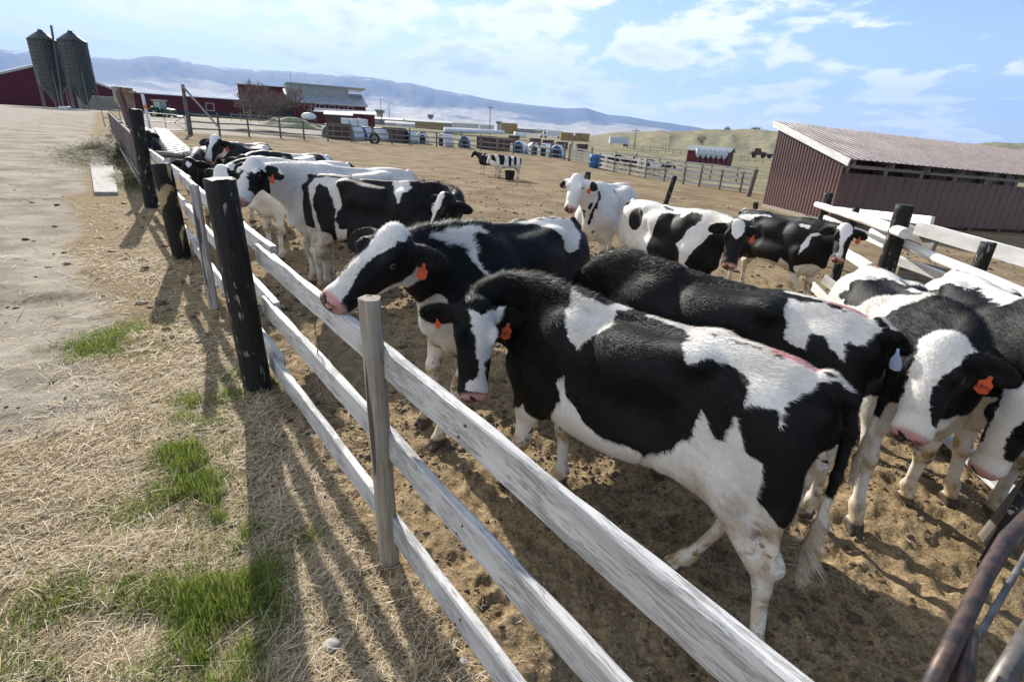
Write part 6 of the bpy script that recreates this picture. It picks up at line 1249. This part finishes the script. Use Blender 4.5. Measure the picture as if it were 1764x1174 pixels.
# ---------------------------------------------------------------- poles, towers
def upole(x, y, yt, Y, label, arm=1.2, r=.16, ax=0):
    b = at(x, y, Y); h_ = 0
    d = ray(x, yt); top = CH + d[2] / math.hypot(d[0], d[1]) * math.hypot(b[0], b[1]); T = thing('utility_pole', label, 'pole', tuple(b))
    MB().tube([(0, 0, -1), (0, 0, top - b[2])], [r, r * .7], 8).build('pole', M['greypost'], T, True)
    if arm: MB().box((-arm, -.06, top - b[2] - .5), (arm, .06, top - b[2] - .34)).build('crossarm', M['greypost'], T)
upole(843, 237, 183, 178, 'tall utility pole left of the square hay stack', .9, .14); upole(1091, 262, 222, 160, 'utility pole with a crossarm right of the pale blue trailer', 1.1, .15); upole(1152, 260, 234, 220, 'thin distant utility pole between the blue trailer and the feed shed', .9, .12)
upole(657, 210, 170, 300, 'thin mast beside the tan guard tower', 0, .2); upole(671, 212, 178, 330, 'thin mast right of the tan guard tower', 0, .2); upole(504, 170, 122, 84, 'thin aerial standing behind the tall red block', 0, .04)
def tower(x, y, Y, w, h_, label, mat):
    b = at(x, y, Y); T = thing('guard_tower', label, 'tower', tuple(b))
    MB().prism([(-w*.32, -w*.32, -1), (w*.32, -w*.32, -1), (w*.32, w*.32, -1), (-w*.32, w*.32, -1)], (0, 0, h_ * .72 + 1)).build('shaft', M[mat], T); MB().box((-w*.5, -w*.5, h_ * .72), (w*.5, w*.5, h_ * .93)).build('cabin', M['glass'], T); MB().hull([(-w*.62, -w*.62, h_*.93), (w*.62, -w*.62, h_*.93), (w*.62, w*.62, h_*.93), (-w*.62, w*.62, h_*.93), (-w*.5, -w*.5, h_), (w*.5, -w*.5, h_), (w*.5, w*.5, h_), (-w*.5, w*.5, h_)]).build('roof', M['tan'], T)
tower(655, 211, 450, 6, 9.3, 'tan guard tower right behind the big red barn', 'tan'); tower(742, 216, 620, 5.5, 11, 'dark guard tower above the long hay stack', 'grey'); tower(859, 226, 620, 5.5, 10, 'tan guard tower right of the tall utility pole', 'tan')
# distant prison and town buildings on the flat
TB = [(640,213,300,16,2.4,'grey','wide low grey block right of the red barn'),(676,214,420,30,3.0,'grey','long grey building behind the thin masts'),(700,212,520,26,3.0,'tan','long tan building above the golden hay'),(735,216,460,20,2.6,'grey','grey building under the dark guard tower'),(772,218,520,34,3.2,'trim','long pale building left of the tall utility pole'),(806,219,540,24,3.4,'grey','grey building left of the tall utility pole'),(826,221,480,12,2.6,'trim','small pale building close left of the tall utility pole'),(872,226,600,30,3.2,'grey','grey building behind the square hay stack'),(905,228,640,28,3.0,'tan','tan building behind the parked truck'),(938,231,700,36,3.2,'grey','farthest grey building left of the right hay stack'),(664,219,220,9,1.6,'trim','low white hut among the vehicles right of the barn'),(683,221,200,6,1.5,'whitep','small white hut left of the long hay stack')]
for (x, y, Y, w, h_, wm, lb) in TB:
    a = at(x, y, Y); b = a + np.array([w, w * .12, 0]); quad_building('distant_building', lb, a, b, 10 if Y > 250 else 4, a[2], h_, 'gable', h_ * .4, wall=wm, roofm='trim' if wm == 'grey' else 'greyroof', windows=tuple((2 + k * w / 5, h_ * .35, 1.4, h_ * .35) for k in range(4)), trims=False, group='low buildings on the valley floor')
# ---------------------------------------------------------------- cattle in the far pen
def far_calf(i, x, Y, hd, lb):
    p = at(x, 275, Y); make_cow('X', dict(p=(p[0], p[1]), h=hd, s=.86, neck=(0, 30 + 10 * (i % 3)), head=(0, 0, 0)), dict(base='K' if i % 3 else 'W', ops=LEGW + [('w', 'C', [(-.5 + .2 * (i % 4), .6), (-.3 + .2 * (i % 4), 1.4), (0 + .2 * (i % 4), 1.4), (-.1, .6)]), ('k', 'C', [(.2, .8), (.5, 1.4), (.7, 1.4), (.6, .7)])], paint=0.), lb, 'calves behind the pale rail fence', 'LO', 0, (), 'calf')
fc = [(1043,50,200,'calf nearest the blue barrel behind the pale fence'),(1056,51.5,20,'second calf from the blue barrel behind the pale fence'),(1068,48,190,'third calf from the blue barrel behind the pale fence'),(1082,49,10,'fourth calf from the blue barrel behind the pale fence'),(1096,46,185,'fifth calf from the blue barrel behind the pale fence'),(1112,47,5,'sixth calf from the blue barrel behind the pale fence'),(1126,44.5,170,'seventh calf from the blue barrel behind the pale fence'),(1141,45,0,'calf farthest right of the group behind the pale fence')]
for i, a in enumerate(fc): far_calf(i, *a)
# ---------------------------------------------------------------- bare trees
def bare_tree(name, x, y, Y, H_, spread, label, seed, twigs=1., lean=0, mat='brush'):
    b = at(x, y, Y); b[2] = b[2]; T = thing(name, label, 'tree', tuple(b)); r = np.random.default_rng(seed); mb = MB(); tw = []
    def br(p, d, L_, rad, lv):
        pts = [p]; q = d.copy()
        for k in range(3): q = q + r.normal(0, .16, 3); q /= np.linalg.norm(q); pts.append(pts[-1] + q * L_ / 3)
        if lv < 3: mb.tube(pts, [rad * (1 - .18 * k) for k in range(4)], 5, lv == 0)
        else: tw.append((pts, rad))
        if lv >= 5: return
        for k in range(3 if lv < 4 else 2):
            dd = q + r.normal(0, .55, 3) * np.array([spread, spread, .8]); dd[2] += .12; dd /= np.linalg.norm(dd); br(pts[-1 if k else 2], dd, L_ * r.uniform(.62, .85), rad * .58, lv + 1)
    for k in range(3): br(np.zeros(3), np.array([r.normal(0, .4 * spread) + lean, r.normal(0, .3), 1.]), H_ * .27, H_ * .018, 0)
    mb.build('trunk', M['bark'], T, True); m2 = MB()
    for pts, rad in tw: m2.tube([pts[0], pts[2], pts[3]], [max(rad, .03), max(rad * .7, .022), .012], 3, False)
    m2.build('twigs', M[mat], T)
bare_tree('bare_tree', 432, 207, 100, 7.0, 1.25, 'leafless brown tree in front of the long red barn end', 3); bare_tree('bare_tree', 462, 209, 101, 7.2, 1.3, 'leafless brown tree before the tall red block', 4); bare_tree('bare_tree', 492, 210, 101, 6.2, 1.1, 'leafless brown tree at the left end of the big red barn', 5); bare_tree('bare_tree', 517, 212, 103, 8.0, .9, 'tall thin leafless tree across the white-framed windows', 8); bare_tree('bare_tree', 446, 207, 104, 8.2, 1.1, 'tall leafless tree between the two red barns', 13)
bare_tree('bare_tree', 1211, 252, 260, 6.5, 1.3, 'round leafless tree on the flat below the olive hill', 9)
def shrub(x, y, Y, r, label):
    b = at(x, y, Y); T = thing('shrub', label, 'shrub', tuple(b), 0, 'dark shrubs on the skyline'); q = np.random.default_rng(int(x)); n = 500; P = q.normal(0, .42, (n, 3)) * r; P[:, 2] = np.abs(P[:, 2]) ; a = q.normal(0, .18 * r, (n, 3)); c_ = q.normal(0, .18 * r, (n, 3))
    V = np.stack([P, P + a, P + c_], 1).reshape(-1, 3); me = mesh_np('crown', V, np.arange(len(V)).reshape(-1, 3), False, True); me.materials.append(M['brushd']); link(bpy.data.objects.new('crown', me), T); MB().tube([(0, 0, -1), (0, 0, r * .6)], .12 * r, 5).build('trunk', M['bark'], T)
for x, y, lb in ((1252, 224, 'dark shrub at the left of the hill skyline'), (1299, 224, 'dark shrub nearest the shed on the hill skyline'), (1306, 225, 'small dark shrub beside the shed roof skyline')):
    d = ray(x, y); T0 = shrub(x, y + 1, 880, 4.5, lb)
# pasture fence lines on the flat
fence_run('pasture_fence', [P2(1080 + k * 13, 263 + k * 1.1, 150) for k in range(19)], 1.15, 'long thin dark fence along the pasture before the olive hill', 'greypost', 'greypost', (.5, 1.1), .06, .08)
fence_run('pasture_fence', [P2(400 + k * 16, 212 + k * .8, 84) for k in range(9)], 1.0, 'low grey fence along the grass strip before the red barns', 'greywood', 'greywood', (.5, 1.0), .05, .07)
# grassy strip and mound by the barns
def mound(x, y, Y, rx, ry, h_, mat, name, label=None, cat=None, kind=None):
    b = at(x, y, Y); z0 = Z(b[0], b[1]); n = 40; V = []; 
    for i in range(n + 1):
        for j in range(n + 1): u, v = i / n * 2 - 1, j / n * 2 - 1; V.append((b[0] + u * rx, b[1] + v * ry, Z(b[0] + u * rx, b[1] + v * ry) - .03 + h_ * max(0, 1 - u*u - v*v) ** 1.2 * (1 + .35 * float(vnoise(u * 4, v * 4, 0, 3)))))
    MB().add(np.array(V), [(i*(n+1)+j, (i+1)*(n+1)+j, (i+1)*(n+1)+j+1, i*(n+1)+j+1) for i in range(n) for j in range(n)]).build(name, M[mat], None, True, label=label, cat=cat, kind=kind)
mound(505, 219, 72, 4.8, 3.2, 1.0, 'mound', 'gravel_mound', 'low grassy gravel mound in the farmyard beyond the fence', 'mound'); mound(470, 231, 52.5, 5.5, 1.6, .35, 'dungm', 'manure_mound', 'dark manure mound just beyond the far fence left part', 'mound')
mound(360, 206, 92, 20, 5, .06, 'lawn', 'grass_strip', kind='structure'); mound(640, 226, 78, 13, 9, .05, 'lawn', 'grass_strip', kind='structure')
def haze():
    s = 16000.; o = MB().box((-s, -3000, -60), (s, 14500, 1400)).build('haze', M['haze'], None, kind='stuff'); return o
hz_ = NT('haze'); hz_.t.nodes.remove(hz_.b); pv = hz_.n('ShaderNodeVolumePrincipled'); pv.inputs['Density'].default_value = HAZE; pv.inputs['Color'].default_value = (.30, .52, 1, 1); pv.inputs['Anisotropy'].default_value = .1; hz_.lk(pv.outputs[0], hz_.out.inputs['Volume']); M['haze'] = hz_.m
if HAZE > 0: haze()
